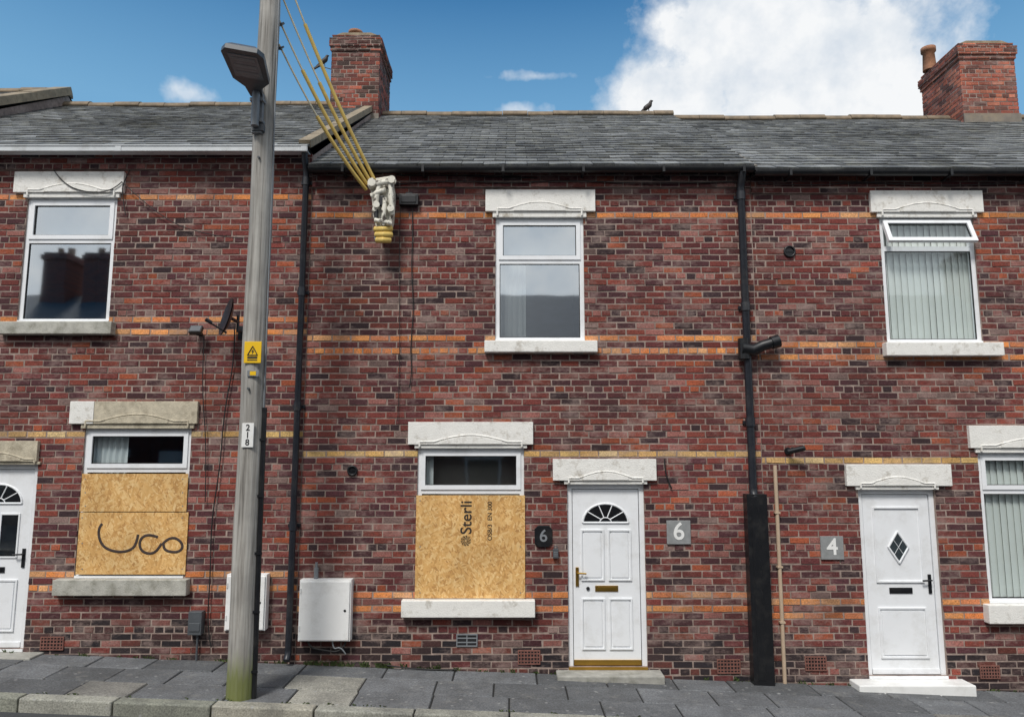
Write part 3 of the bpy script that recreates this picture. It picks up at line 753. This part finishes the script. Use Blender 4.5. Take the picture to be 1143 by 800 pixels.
# wall furniture ------------------------------------------------------------------
def meterbox(name, l, r_, t, b_):
    rt = root(name, (WX((l + r_) / 2, t), -.1, WZ(b_))); b = MB(); my = (t + b_) / 2; yy = -.13
    x0, x1, z0, z1 = WX(l, my, yy), WX(r_, my, yy), WZ(b_, yy), WZ(t, yy)
    b.box(x0, x1, yy + .02, .005, z0, z1); b.box(x0 + .014, x1 - .014, yy, yy + .018, z0 + .014, z1 - .02)
    for zz in (z0 + .12, z1 - .14): b.cyl((x0 + .018, yy - .004, zz), (x0 + .018, yy - .004, zz + .05), .008, n=8)
    b.cyl((x1 - .06, yy - .003, (z0 + z1) / 2), (x1 - .06, yy + .004, (z0 + z1) / 2), .014, n=12, mi=1)
    b.obj('box_and_lid', rt, [M_meter, M_black], bevel=.008)
    return rt, x0, x1, z0, z1
rt, x0, x1, z0, z1 = meterbox('meter_box', 333, 391, 647, 716)
b = MB(); b.cyl((x0 + .16, -.04, z1), (x0 + .16, -.04, z1 + .12), .025, n=12); b.cyl((x0 + .16, -.04, z1 + .12), (x0 + .16, -.04, z1 + .18), .014, n=12); b.obj('pipe_cap', rt, [M_grey])
curve('supply_cable', [(x0 + .1, -.08, z0 + .01), (x0 + .12, -.09, z0 - .07), (x0 + .3, -.1, z0 - .1), (x0 + .48, -.09, z0 - .12), (x0 + .52, -.06, z0 - .02)], .011, M_cable, rt)
curve('supply_cable_2', [(x1 - .2, -.08, z0 + .01), (x1 - .19, -.09, z0 - .1), (x1 - .1, -.1, z0 - .05), (x1 - .05, -.08, z0 - .14)], .008, M_grey, rt)
meterbox('meter_box.001', 251, 296, 641, 704)
def louvre(name, l, t, r_, b_, mat, n=4, cols=7):
    rt = root(name, (WX(l, t), 0, WZ(b_))); b = MB(); x0, x1, z0, z1 = WX(l, t), WX(r_, t), WZ(b_), WZ(t)
    b.ring(x0, x1, z0, z1, .012, -.012, .005); b.box(x0 + .01, x1 - .01, -.004, .004, z0 + .01, z1 - .01, 1)
    for i in range(1, n): zz = z0 + (z1 - z0) * i / n; b.box(x0 + .012, x1 - .012, -.011, -.004, zz - .006, zz + .006)
    for i in range(1, cols): xx = x0 + (x1 - x0) * i / cols; b.box(xx - .006, xx + .006, -.0105, -.0045, z0 + .012, z1 - .012)
    b.obj('grille', rt, [mat, M_seal])
louvre('air_brick', 46, 710, 72, 725, M_terr); louvre('air_brick.001', 578, 725, 603, 741, M_terr)
louvre('air_brick.002', 800, 735, 826, 751, M_terr); louvre('air_brick.003', 898, 732, 922, 748, M_terr); louvre('air_brick.004', 1093, 742, 1115, 757, M_terr)
louvre('wall_vent', 509.5, 707, 533, 721, M_grey, 3, 2)
def roundvent(name, px, py, r):
    x, z = W(px, py); rt = root(name, (x, 0, z)); b = MB()
    n = 20
    for i in range(n):
        a0, a1 = 2 * pi * i / n, 2 * pi * (i + 1) / n
        b.cyl((x + r * cos(a0), -.012, z + r * sin(a0)), (x + r * cos(a1), -.012, z + r * sin(a1)), .012, n=8)
    b.cyl((x, -.006, z), (x, .004, z), r, n=20, mi=1)
    b.box(x - r, x + r, -.014, -.008, z - .006, z + .006)
    b.obj('vent_ring', rt, [M_black, M_black])
roundvent('flue_vent', 881, 281, .062); roundvent('flue_vent.001', 393.5, 525, .05)
x, z = W(457, 224); rt = root('junction_box', (x, -.05, z)); b = MB()
b.box(x - .115, x + .115, -.075, .004, z - .075, z + .06); b.box(x - .09, x + .09, -.085, -.074, z - .05, z + .04)
b.prism([(x - .05, z + .06), (x + .05, z + .06), (x + .04, z + .09), (x - .04, z + .09)], -.05, -.01)
b.obj('housing', rt, [M_black], bevel=.01)
cb = root('wall_cables', (x, -.02, z))
def wc(name, pts, r=.006, y=-.02, m=None):
    curve(name, [(W(a, c, y)[0], y + U(-.006, .004), W(a, c, y)[1]) for a, c in pts], r, m or M_cable, cb)
wc('drop_cable', [(460, 232), (461, 262), (459, 300), (462, 345), (458, 385), (460, 420), (457, 432)])
wc('drop_cable_2', [(447, 226), (445, 300), (447, 400), (444, 470)], .004)
wc('eaves_cable', [(437, 206), (500, 201), (560, 205), (640, 201), (720, 206), (822, 203)], .007, -.05)
wc('eaves_cable_2', [(437, 212), (446, 222), (449, 224)], .007, -.05)
wc('eaves_cable_3', [(846, 205), (900, 208), (960, 203), (1050, 208), (1143, 204), (1200, 205)], .006, -.05)
wc('left_cable', [(60, 190), (70, 205), (95, 215), (125, 214), (136, 203)], .006, -.06)
wc('left_cable_2', [(136, 203), (180, 245), (230, 262), (282, 268), (338, 262)], .005, -.04)
wc('left_cable_3', [(145, 190), (138, 204), (136, 214), (140, 240)], .006, -.04)
wc('dish_cable', [(262, 366), (262, 400), (250, 460), (246, 520), (236, 580), (235, 640), (231, 700), (236, 722)], .007, -.03)
wc('dish_cable_2', [(228, 374), (225, 430), (231, 500), (229, 560)], .006, -.03)
wc('brace_cable', [(441, 196), (520, 196), (600, 199)], .006, -.04)
wc('door_cable', [(742, 512), (741, 528), (750, 545)], .008, -.03)
wc('flue_hose', [(432, 742), (470, 748), (510, 747)], .008, -.06)
def plaque(name, l, t, r_, b_, body, mat, tm, yy=-.02, sz=.2):
    rt = root(name, (WX((l + r_) / 2, t), 0, WZ(b_))); b = MB(); my = (t + b_) / 2
    x0, x1, z0, z1 = WX(l, my), WX(r_, my), WZ(b_), WZ(t)
    b.box(x0, x1, yy, .003, z0, z1); b.obj('plate', rt, [mat], bevel=.004)
    text('numeral', body, (x0 + x1) / 2, yy - .002, (z0 + z1) / 2 + .004, sz, tm, rt, ext=.002)
plaque('house_number_plaque', 744, 580.5, 770.5, 607, '6', M_plaque, M_white, sz=.27)
plaque('house_number_plaque.001', 915.5, 598, 941, 624, '4', M_plaque, M_white, sz=.26)
x, z = W(606.5, 598); rt = root('house_number_sign', (x, 0, z)); b = MB()
b.prism([(x - .06, z - .12), (x + .06, z - .12), (x + .1, z - .08), (x + .1, z + .08), (x + .06, z + .12), (x - .06, z + .12), (x - .1, z + .08), (x - .1, z - .08)], -.02, .003)
b.obj('plate', rt, [M_black], bevel=.004); text('numeral', '6', x, -.022, z, .19, M_grey, rt)
x, z = W(620, 615); rt = root('key_safe', (x, 0, z)); b = MB(); b.box(x - .03, x + .03, -.05, .003, z - .07, z + .03); b.ring(x - .02, x + .02, z + .03, z + .065, .008, -.03, -.02)
for i in range(3):
    for j in range(3): b.box(x - .02 + i * .015, x - .01 + i * .015, -.053, -.049, z - .05 + j * .02, z - .038 + j * .02, 1)
b.obj('body', rt, [M_lampd, M_grey], bevel=.004)
x, z = W(883, 503); rt = root('security_camera', (x, -.1, z)); b = MB()
b.cyl((x - .04, .003, z + .0), (x - .04, -.02, z), .04, n=16); b.cyl((x - .04, -.02, z), (x - .02, -.1, z + .03), .012, n=10)
b.cyl((x - .06, -.08, z - .01), (x + .09, -.16, z + .03), .032, n=16); b.cyl((x + .085, -.157, z + .028), (x + .1, -.165, z + .032), .026, n=16, mi=1)
b.obj('camera_and_arm', rt, [M_black, M_seal])
x, z = W(224, 370); rt = root('flood_light', (x, -.1, z)); b = MB()
b.cyl((x, .003, z - .03), (x, -.08, z - .03), .03, n=14); Mx = Matrix.Translation((x - .0, -.13, z)) @ Matrix.Rotation(radians(-35), 4, 'X')
b.box(-.07, .07, -.02, .03, -.05, .05, 0, None, Mx); b.box(-.06, .06, -.024, -.02, -.04, .04, 1, None, Mx); b.cyl((x, -.08, z - .03), (x, -.13, z), .01, n=8)
b.obj('lamp', rt, [M_black, M_lampd])
x, z = W(221, 693); rt = root('isolator_box', (x, 0, z)); b = MB(); b.box(x - .075, x + .075, -.09, .003, z - .13, z + .12); b.box(x - .06, x + .06, -.098, -.089, z - .09, z + .0); b.cyl((x + .02, -.04, z - .13), (x + .02, -.04, gz(x)), .012, n=8)
b.obj('housing', rt, [M_lampd], bevel=.008)
# satellite dish
x, z = W(254, 354, -.35); rt = root('satellite_dish', (x, -.35, z)); b = MB()
nrm = Vector((-.80, -.52, .22)).normalized(); a = nrm.orthogonal().normalized(); bb = nrm.cross(a); c0 = Vector((x, -.35, z))
vs = []; fs = []; nr_, ns = 7, 28
for k in range(nr_ + 1):
    rr = .22 * k / nr_
    for i in range(ns):
        t = 2 * pi * i / ns; vs.append(c0 + a * rr * cos(t) + bb * rr * sin(t) + nrm * (rr * rr * 1.1 - .03))
for k in range(nr_):
    for i in range(ns): fs.append((k * ns + i, k * ns + (i + 1) % ns, (k + 1) * ns + (i + 1) % ns, (k + 1) * ns + i))
b.add(vs, fs, 0, True); b.add([v - nrm * .012 for v in vs], fs, 0, True)
low = c0 - Vector((0, 0, 1)) * .18
b.cyl(low, c0 + nrm * .2 - Vector((0, 0, .12)), .01, n=8); b.cyl(c0 + nrm * .17 - Vector((0, 0, .12)), c0 + nrm * .24 - Vector((0, 0, .1)), .022, n=12)
b.cyl(c0 - nrm * .04, (x + .05, -.15, z - .02), .02, n=10); b.cyl((x + .05, -.16, z - .14), (x + .05, -.16, z + .06), .017, n=10); b.cyl((x + .05, -.16, z - .12), (x + .05, .003, z - .12), .015, n=10)
b.box(x + .0, x + .1, -.012, .003, z - .2, z - .04)
b.obj('dish_and_arm', rt, [M_blackp])

# telegraph pole ------------------------------------------------------------------
PY = -1.16; pxw = WX(268, 776, PY + 0); pole = root('telegraph_pole', (pxw, PY, gz(pxw)))
xtop = WX(301, 2, PY)
b = MB(); zg = gz(pxw) - .3; pts = []; rs = []
for i in range(15):
    t = i / 14; z = zg + (8.3 - zg) * t
    pts.append((pxw + (xtop - pxw) * t * 1.05 + .006 * sin(i * 1.7), PY, z)); rs.append(.132 - .03 * t + .002 * sin(i * 2.3))
b.tube(pts, rs, 32)
b.obj('timber_shaft', pole, [M_pole])
def PX(z): t = (z - zg) / (8.3 - zg); return pxw + (xtop - pxw) * t * 1.05
def PR(z): t = (z - zg) / (8.3 - zg); return .132 - .03 * t
def PZ(py): return W(300, py, PY)[1]
b = MB(); zc = PZ(455)
pp = [(PX(z) + PR(z) * .93 + .02, PY - .03, z) for z in (gz(pxw) - .02, .4, 1.0, 1.8, zc)]
b.tube(pp, .026, 12); zz = .3
while zz < zc: b.box(PX(zz) + .02, PX(zz) + PR(zz) + .05, PY - .065, PY - .058, zz - .012, zz + .012); zz += .55
b.obj('cable_guard', pole, [M_black])
pp = [(PX(z) + PR(z) + .004, PY - .035, z) for z in (zc, 3.2, 4.2, 5.2, 6.2, 7.6)]
curve('pole_cable', pp, .008, M_grey, pole)
def signon(l, t, r_, b_, mats, nm):
    yy = PY - .135; x0, x1, z0, z1 = WX(l, t, yy), WX(r_, t, yy), WZ(b_, yy), WZ(t, yy)
    b = MB(); b.box(x0, x1, yy, yy + .012, z0, z1); b.obj(nm, pole, [mats], bevel=.002); return (x0 + x1) / 2, yy, (z0 + z1) / 2
x, yy, z = signon(273, 381, 292, 405, M_sign, 'warning_sign')
b = MB(); w = .05
tri = [(x - w, z - .03), (x + w, z - .03), (x, z + .06)]
for i in range(3):
    p, q = tri[i], tri[(i + 1) % 3]; b.cyl((p[0], yy - .002, p[1]), (q[0], yy - .002, q[1]), .005, n=6)
b.prism([(x + .008, z + .035), (x - .014, z + .004), (x + .0, z + .006), (x - .006, z - .022), (x + .016, z + .012), (x + .003, z + .01)], yy - .003, yy)
b.box(x - .05, x + .05, yy - .002, yy, z - .065, z - .045); b.box(x - .05, x + .05, yy - .002, yy, z - .085, z - .075)
b.obj('warning_symbol', pole, [M_seal])
x, yy, z = signon(276, 413, 289, 420, M_grey, 'tag_plate'); b = MB(); b.box(x - .03, x + .03, yy - .003, yy, z - .02, z + .02); b.obj('tag_label', pole, [M_sign])
x, yy, z = signon(270.5, 472, 283.5, 499, M_white, 'pole_number_plate')
for i, c in enumerate('218'): text('digit_%d' % i, c, x, yy - .002, z + .072 - i * .072, .085, M_seal, pole)
b = MB()
for z in (3.0, 5.4, 6.4): b.cyl((PX(z), PY - PR(z), z), (PX(z), PY - PR(z) - .03, z), .012, n=8)
z = PZ(148); b.box(PX(z) - .075, PX(z) + .045, PY - .165, PY - .1, z - .05, z + .02)
b.obj('pole_fittings', pole, [M_lampd])
# street lamp ------------------------------------------------------------------
zl = PZ(114); zl0 = PZ(155); lx = PX(zl) - .03
lamp = root('street_lamp', (lx, PY - .15, zl)); b = MB()
b.box(lx - .055, lx + .055, PY - .15, PY - .1, zl0, zl + .02, 0)
b.cyl((lx, PY - .2, zl0 + .05), (lx, PY - .2, zl + .04), .04, n=16, mi=0)
for z in (zl0 + .12, zl - .06): b.box(lx - .07, lx + .07, PY - .19, PY - .09, z - .018, z + .018, 0)
b.obj('bracket', lamp, [M_grey], bevel=.004)
Ml = Matrix.Translation((lx - .02, PY - .16, zl + .0)) @ Matrix.Rotation(radians(8), 4, 'Z') @ Matrix.Rotation(radians(-6), 4, 'X') @ Matrix.Rotation(radians(7), 4, 'Y')
outl = [(-.06, .05), (-.085, -.12), (-.18, -.24), (-.2, -.66), (-.15, -.73), (.15, -.73), (.2, -.66), (.18, -.24), (.085, -.12), (.06, .05)]
b = MB(); n = len(outl)
lo = [Ml @ Vector((x, y, .0)) for x, y in outl]; mid = [Ml @ Vector((x, y, .05)) for x, y in outl]; hi = [Ml @ Vector((x * .72, y * .93 - .01, .095)) for x, y in outl]
b.add(lo + mid + hi, [tuple(range(n)), tuple(reversed(range(2 * n, 3 * n)))] + [(i + k * n, (i + 1) % n + k * n, (i + 1) % n + (k + 1) * n, i + (k + 1) * n) for i in range(n) for k in (0, 1)], 0)
b.box(-.14, .14, -.66, -.3, -.006, .002, 1, None, Ml)
for i in range(3):
    b.box(-.11, .11, -.62 + i * .11, -.57 + i * .11, -.009, -.005, 2, None, Ml)
b.cyl(Ml @ Vector((0, -.3, .09)), Ml @ Vector((0, -.3, .15)), .035, n=14)
b.obj('lantern_head', lamp, [M_lampd, M_lens, M_grey], bevel=.006)

# insulator bracket on wall + overhead cables ------------------------------------------------------------------
x, z = W(426, 232, -.12); br = root('cable_anchor_bracket', (x, -.12, z)); b = MB()
def bw(px, py, y=-.13): q = W(px, py, y); return Vector((q[0], y, q[1]))
b.prism([W(412, 200, -.2), W(437, 196, -.2), W(440, 214, -.2), W(438, 246, -.2), W(433, 262, -.2), W(422, 262, -.2), W(416, 240, -.2), W(415, 222, -.2)], -.2, -.06, 0)
for a0, a1, rr in (((412, 208), (440, 202), .042), ((415, 219), (430, 212), .036), ((418, 236), (424, 205), .034), ((436, 206), (438, 240), .036), ((430, 222), (428, 252), .034), ((419, 246), (437, 250), .034)):
    p, q = bw(*a0, -.24), bw(*a1, -.24)
    b.tube([p + (q - p) * t + Vector((0, -.02 * sin(pi * t), 0)) for t in (0, .2, .4, .6, .8, 1)], [rr, rr * .7, rr, rr * .75, rr, rr * .8], 12, 0)
for i, (a0, rr) in enumerate((((415, 203), .05), ((437, 200), .045), ((436, 232), .042), ((420, 228), .038))):
    p = bw(*a0, -.3)
    for k in range(3): b.cyl(p + Vector((0, .03 * k, 0)), p + Vector((0, .03 * k + .018, 0)), rr * (1 if k != 1 else .65), n=14, mi=0)
b.box(x - .02, x + .05, -.26, -.2, z - .02, z + .1, 3); b.box(x - .06, x - .02, -.262, -.2, z - .18, z - .06, 3)
for p0, p1 in (((419, 256), (437, 255)), ((420, 262), (437, 262)), ((421, 268), (435, 268))):
    b.tube([bw(*p0, -.18), bw((p0[0] + p1[0]) / 2, p0[1], -.24), bw(*p1, -.18)], .036, 12, 1)
b.box(x - .03, x + .03, -.19, .003, z - .3, z + .34, 2); b.box(x - .1, x + .1, -.02, .003, z + .2, z + .26, 2); b.box(x - .1, x + .1, -.02, .003, z - .36, z - .3, 2)
ob = b.obj('insulator_cluster', br, [M_wrap, M_yel, M_grey, M_black], bevel=.008)
oc = root('overhead_service_cables', (x, -1, z + 1))
starts = [(311, -45), (310, -12), (308, 20), (307, 46)]; ends = [(418, 201), (414, 204), (410, 206), (409, 212)]
for i in range(4):
    zz = PZ(starts[i][1]); A = Vector((PX(zz) + PR(zz) * .9, PY + .02 * i, zz)); p = W(*ends[i], -.2); B = Vector((p[0], -.2, p[1]))
    pts = [A + (B - A) * t + Vector((0, 0, -.1 * 4 * t * (1 - t))) for t in [k / 12 for k in range(13)]]
    cutp = 3 + (i % 2) * 2
    curve('cable_%d' % i, pts, .010, M_cream, oc); curve('sleeve_%d' % i, pts[cutp:], .021, M_yel, oc)
    b = MB(); b.cyl(A + Vector((-.05, 0, 0)), A + (B - A) * .03, .02, n=10); b.cyl(A + (B - A) * .02, A + (B - A) * .03, .035, n=12); b.obj('pole_insulator_%d' % i, oc, [M_lampd])

# ground ------------------------------------------------------------------
def sheet(name, x0, x1, y0, y1, dz, mat):
    b = MB(); nx = 40
    vs = []; fs = []
    for i in range(nx + 1):
        x = x0 + (x1 - x0) * i / nx; vs += [(x, y0, dz), (x, y1, dz)]
    for i in range(nx): fs.append((2 * i, 2 * i + 2, 2 * i + 3, 2 * i + 1))
    b.add(vs, fs); return b.obj(name, None, [mat], slope=True)
M_asph = pm('asphalt', (70, 71, 73), 0.9, 0.3, 60, 0.5, dirt=(92, 90, 84), dirt_amt=0.5, dirt_scale=1.5)
M_ground = pm('ground_soil', (92, 92, 74), 0.95, 0.3, 3, 0.3)
sheet('ground', -300, 300, -300, 300, -.13, M_ground)
sheet('road', -120, 120, -7.4, -1.45, -.12, M_asph)
def pavement(name, ya, yb, kerb_y0, kerb_y1, near):
    rt = root(name, (0, (ya + yb) / 2, 0))
    b = MB(); xs = [-16 + i for i in range(33)]
    for i in range(32): b.box(xs[i], xs[i + 1], min(ya, yb), max(ya, yb), -.14, -.014, 0)
    b.obj('bed', rt, [M_base], slope=True)
    s = MB(); lo, hi = min(ya, yb), max(ya, yb)
    rows = [(hi - .47 * k, hi - .47 * (k + 1)) for k in range(int((hi - lo) / .47 + .5))]
    if near: rows = [(0.0, -.4), (-.4, -.86), (-.86, -1.29)]
    for k, (a, c) in enumerate(rows):
        x = -16 + (.35 if k % 2 else 0) + U(0, .1)
        while x < 16:
            w = random.choice([.6, .6, .75, .75, .9]); base = U(.76, 1.28)
            col = mulc(lin((106, 108, 110)), base)
            if near and -2.25 < x + w / 2 < -1.35 and k >= 1: col = mulc(lin((158, 156, 146)), U(.9, 1.1))
            if R() < .04: col = mulc(lin((128, 126, 120)), base)
            t = [U(-.006, .004) for _ in range(4)]; j = .008
            x0, x1, y0, y1 = x + j, x + w - j, c + j, a - j
            i_ = .007
            vs = [(x0, y0, -.03), (x1, y0, -.03), (x1, y1, -.03), (x0, y1, -.03), (x0, y0, -.009), (x1, y0, -.009), (x1, y1, -.009), (x0, y1, -.009),
                  (x0 + i_, y0 + i_, t[0]), (x1 - i_, y0 + i_, t[1]), (x1 - i_, y1 - i_, t[2]), (x0 + i_, y1 - i_, t[3])]
            s.add(vs, [(0, 1, 5, 4), (1, 2, 6, 5), (2, 3, 7, 6), (3, 0, 4, 7), (4, 5, 9, 8), (5, 6, 10, 9), (6, 7, 11, 10), (7, 4, 8, 11), (8, 9, 10, 11)], 0, False, col)
            x += w
    s.obj('paving_slabs', rt, [M_slab], slope=True, col=True)
    kb = MB(); x = -16.2
    while x < 16:
        w = U(.85, .95); a, c = kerb_y0, kerb_y1; o = U(-.006, .006)
        col = mulc(lin(random.choice([(158, 157, 146), (146, 147, 134), (164, 160, 146)])), U(.9, 1.1))
        x0, x1 = x + .007, x + w - .007
        kb.box(x0, x1, c + o, a - .006, -.2, .004 + U(-.003, .003), 0, col); x += w
    kb.obj('kerb_stones', rt, [M_slab], bevel=.014, slope=True, col=True)
pavement('pavement', 0.0, -1.29, -1.29, -1.45, True)
pavement('pavement.001', -7.56, -11.9, -7.4, -7.56, False)

b = MB()
def tuft(x, y, n, hgt):
    for _ in range(n):
        a = U(0, 2 * pi); l = hgt * U(.5, 1.2); bx, by = x + U(-.03, .03), y + U(-.015, .015); w = U(.003, .008)
        ex, ey = bx + cos(a) * l * .7, by - abs(sin(a)) * l * .7; zz = gz(bx)
        b.add([(bx - w, by, zz), (bx + w, by, zz), ((bx + ex) / 2 + w, (by + ey) / 2, zz + l * .6), ((bx + ex) / 2 - w, (by + ey) / 2, zz + l * .6), (ex, ey, zz + l * .8)], [(0, 1, 2, 3), (3, 2, 4)], 0)
for _ in range(90):
    x = U(-6.5, 6.5); tuft(x, -.012 - U(0, .02), random.randint(3, 9), U(.02, .06))
for _ in range(30):
    x = U(-2.3, -.6); tuft(x, -.02, random.randint(6, 14), U(.03, .09))
for _ in range(40):
    x = U(-6.5, 3); tuft(x, -1.285, random.randint(2, 5), U(.01, .03))
b.obj('weeds', None, [M_weed], fixn=False)

# opposite terrace
def bricktex():
    m, nt, p = newmat('facing_brick'); P = pos(nt)
    mp = N(nt, 'ShaderNodeMapping'); mp.inputs['Rotation'].default_value = (radians(90), 0, 0); nt.links.new(P, mp.inputs[0])
    br_ = N(nt, 'ShaderNodeTexBrick'); br_.inputs['Scale'].default_value = 1; br_.inputs['Brick Width'].default_value = .225; br_.inputs['Row Height'].default_value = .075; br_.inputs['Mortar Size'].default_value = .006
    br_.inputs['Color1'].default_value = lin((120, 60, 50)); br_.inputs['Color2'].default_value = lin((94, 52, 50)); br_.inputs['Mortar'].default_value = lin((120, 108, 100))
    nt.links.new(mp.outputs[0], br_.inputs['Vector']); nt.links.new(br_.outputs[0], p.inputs['Base Color']); p.inputs['Roughness'].default_value = .9; return m
M_bt = bricktex(); M_slp = pm('plain_slate', (76, 79, 84), .7, .2, 3, .0)
op = root('brick_terrace', (0, -16, 0)); b = MB(); yo = -12.0
b.box(-24, 24, yo - 8, yo, -1.2, 5.2, 0)
b.xprism([(yo + .2, 5.2), (yo - 4, 7.75), (yo - 8.2, 5.2)], -24.1, 24.1, 1)
for i in range(5):
    x = (-20, -15.3, -13.9, 5.5, 15.5)[i]
    b.box(x - .4, x + .4, yo - 4.6, yo - 3.4, 6.9, 9.1, 0); b.box(x - .46, x + .46, yo - 4.66, yo - 3.34, 8.85, 9.0, 0)
    for q in (-.2, .2): b.cyl((x + q, yo - 4, 9.1), (x + q, yo - 4, 9.4), .11, n=12, mi=3)
for i in range(9):
    x = -21.0 + i * 5.2
    for (dx, za, zb_) in ((.3, 3.2, 4.6), (-.6, .7, 2.3)):
        b.box(x + dx - .5, x + dx + .5, yo, yo + .02, za, zb_, 2); b.box(x + dx - .42, x + dx + .42, yo + .018, yo + .024, za + .08, zb_ - .08, 4)
        b.box(x + dx - .6, x + dx + .6, yo, yo + .05, zb_, zb_ + .24, 2); b.box(x + dx - .6, x + dx + .6, yo, yo + .08, za - .14, za, 2)
    b.box(x + .8, x + 1.65, yo, yo + .03, gz(x) , gz(x) + 2.1, 2)
b.obj('walls_and_roof', op, [M_bt, M_slp, M_white, M_pot, M_seal])

# ------------------------------------------------------------------ sky & light
SE, SR = radians(52), radians(203)
w = bpy.data.worlds.new('World'); scene.world = w; w.use_nodes = True; nt = w.node_tree
bg = nt.nodes['Background']
sky = N(nt, 'ShaderNodeTexSky'); sky.sky_type = 'NISHITA'; sky.sun_disc = False; sky.sun_elevation = SE; sky.sun_rotation = SR
sky.air_density = 1.0; sky.dust_density = 0.6; sky.ozone_density = 2.0
tc = N(nt, 'ShaderNodeTexCoord'); V = tc.outputs['Generated']
sp = N(nt, 'ShaderNodeSeparateXYZ'); nt.links.new(V, sp.inputs[0])
az = math_n(nt, 'ARCTAN2', sp.outputs[0], sp.outputs[1]); el = math_n(nt, 'ARCSINE', sp.outputs[2])
def azel(px, py):
    d = Vector(ray(px, py)).normalized(); return atan2(d.x, d.y), asin(d.z)
def blob(px, py, rx, ry):
    a, e = azel(px, py); ra, re = rx / F * .93, ry / F
    u = math_n(nt, 'DIVIDE', math_n(nt, 'SUBTRACT', az, a), ra); v = math_n(nt, 'DIVIDE', math_n(nt, 'SUBTRACT', el, e), re)
    d = math_n(nt, 'SQRT', math_n(nt, 'ADD', math_n(nt, 'MULTIPLY', u, u), math_n(nt, 'MULTIPLY', v, v)))
    return math_n(nt, 'SUBTRACT', 1.0, d)
fld = None
for bl in ((880, 70, 200, 105), (760, 112, 125, 58), (955, 80, 125, 100), (825, 20, 125, 70)):
    q = blob(*bl); fld = q if fld is None else math_n(nt, 'MAXIMUM', fld, q)
nz = noise_n(nt, V, 7.5, 6, 0.62); nzs = math_n(nt, 'MULTIPLY', math_n(nt, 'SUBTRACT', nz, .5), 2.4)
big = math_n(nt, 'ADD', math_n(nt, 'MULTIPLY', fld, 1.4), nzs)
fs_ = None
for bl in ((208, 107, 34, 15), (588, 123, 40, 11), (605, 85, 60, 8)):
    q = blob(*bl); fs_ = q if fs_ is None else math_n(nt, 'MAXIMUM', fs_, q)
nz2 = math_n(nt, 'MULTIPLY', math_n(nt, 'SUBTRACT', noise_n(nt, V, 18, 4, 0.6), .5), 2.6)
small = math_n(nt, 'ADD', math_n(nt, 'SUBTRACT', fs_, .15), nz2)
back = math_n(nt, 'MULTIPLY', math_n(nt, 'ADD', sp.outputs[1], .05), -3.0)  # unseen cloud cover behind the camera, added to soften and brighten the light
bk = math_n(nt, 'ADD', math_n(nt, 'MINIMUM', back, .75), math_n(nt, 'MULTIPLY', nzs, .9))
m1 = ramp(nt, big, [(0.0, g(0)), (0.22, g(.32)), (0.6, g(1))])
m2 = ramp(nt, small, [(0.0, g(0)), (0.8, g(.6))])
m3 = ramp(nt, bk, [(0.1, g(0)), (0.5, g(1))])
mm = mix(nt, 1.0, mix(nt, 1.0, m1, m2, 'LIGHTEN'), m3, 'LIGHTEN')
cn = math_n(nt, 'ADD', math_n(nt, 'MULTIPLY', nz2, .6), math_n(nt, 'ADD', math_n(nt, 'MULTIPLY', nzs, .5), .5))
ccol = ramp(nt, cn, [(0.15, (6.6, 7.2, 7.9, 1)), (0.7, (8.8, 8.95, 9.1, 1))])
tint = mix(nt, 1.0, sky.outputs[0], (0.46, 1.1, 1.35, 1), 'MULTIPLY')
hz = ramp(nt, el, [(0.42, g(.62)), (0.60, g(0.0))])
tint = mix(nt, hz, tint, (2.4, 4.8, 7.0, 1))
nt.links.new(mix(nt, mm, tint, ccol), bg.inputs[0]); bg.inputs[1].default_value = 0.105
sd = bpy.data.lights.new('sun', 'SUN'); sd.energy = 2.8; sd.angle = radians(13); sd.color = (1, .965, .92)
so = bpy.data.objects.new('sun', sd); coll.objects.link(so)
dirv = Vector((sin(SR) * cos(SE), cos(SR) * cos(SE), sin(SE)))
so.rotation_euler = dirv.to_track_quat('Z', 'Y').to_euler(); so.location = dirv * 50
scene.view_settings.view_transform = 'Standard'; scene.view_settings.look = 'None'; scene.view_settings.exposure = 0
cd = bpy.data.cameras.new('camera'); cd.sensor_width = 36; cd.lens = F / 1143 * 36; cd.clip_end = 1000; cd.clip_start = .05
co = bpy.data.objects.new('camera', cd); coll.objects.link(co); co.location = (0, -D, H); co.rotation_euler = (pi / 2 + TH, 0, 0)
scene.camera = co
print('objects', len(bpy.data.objects))
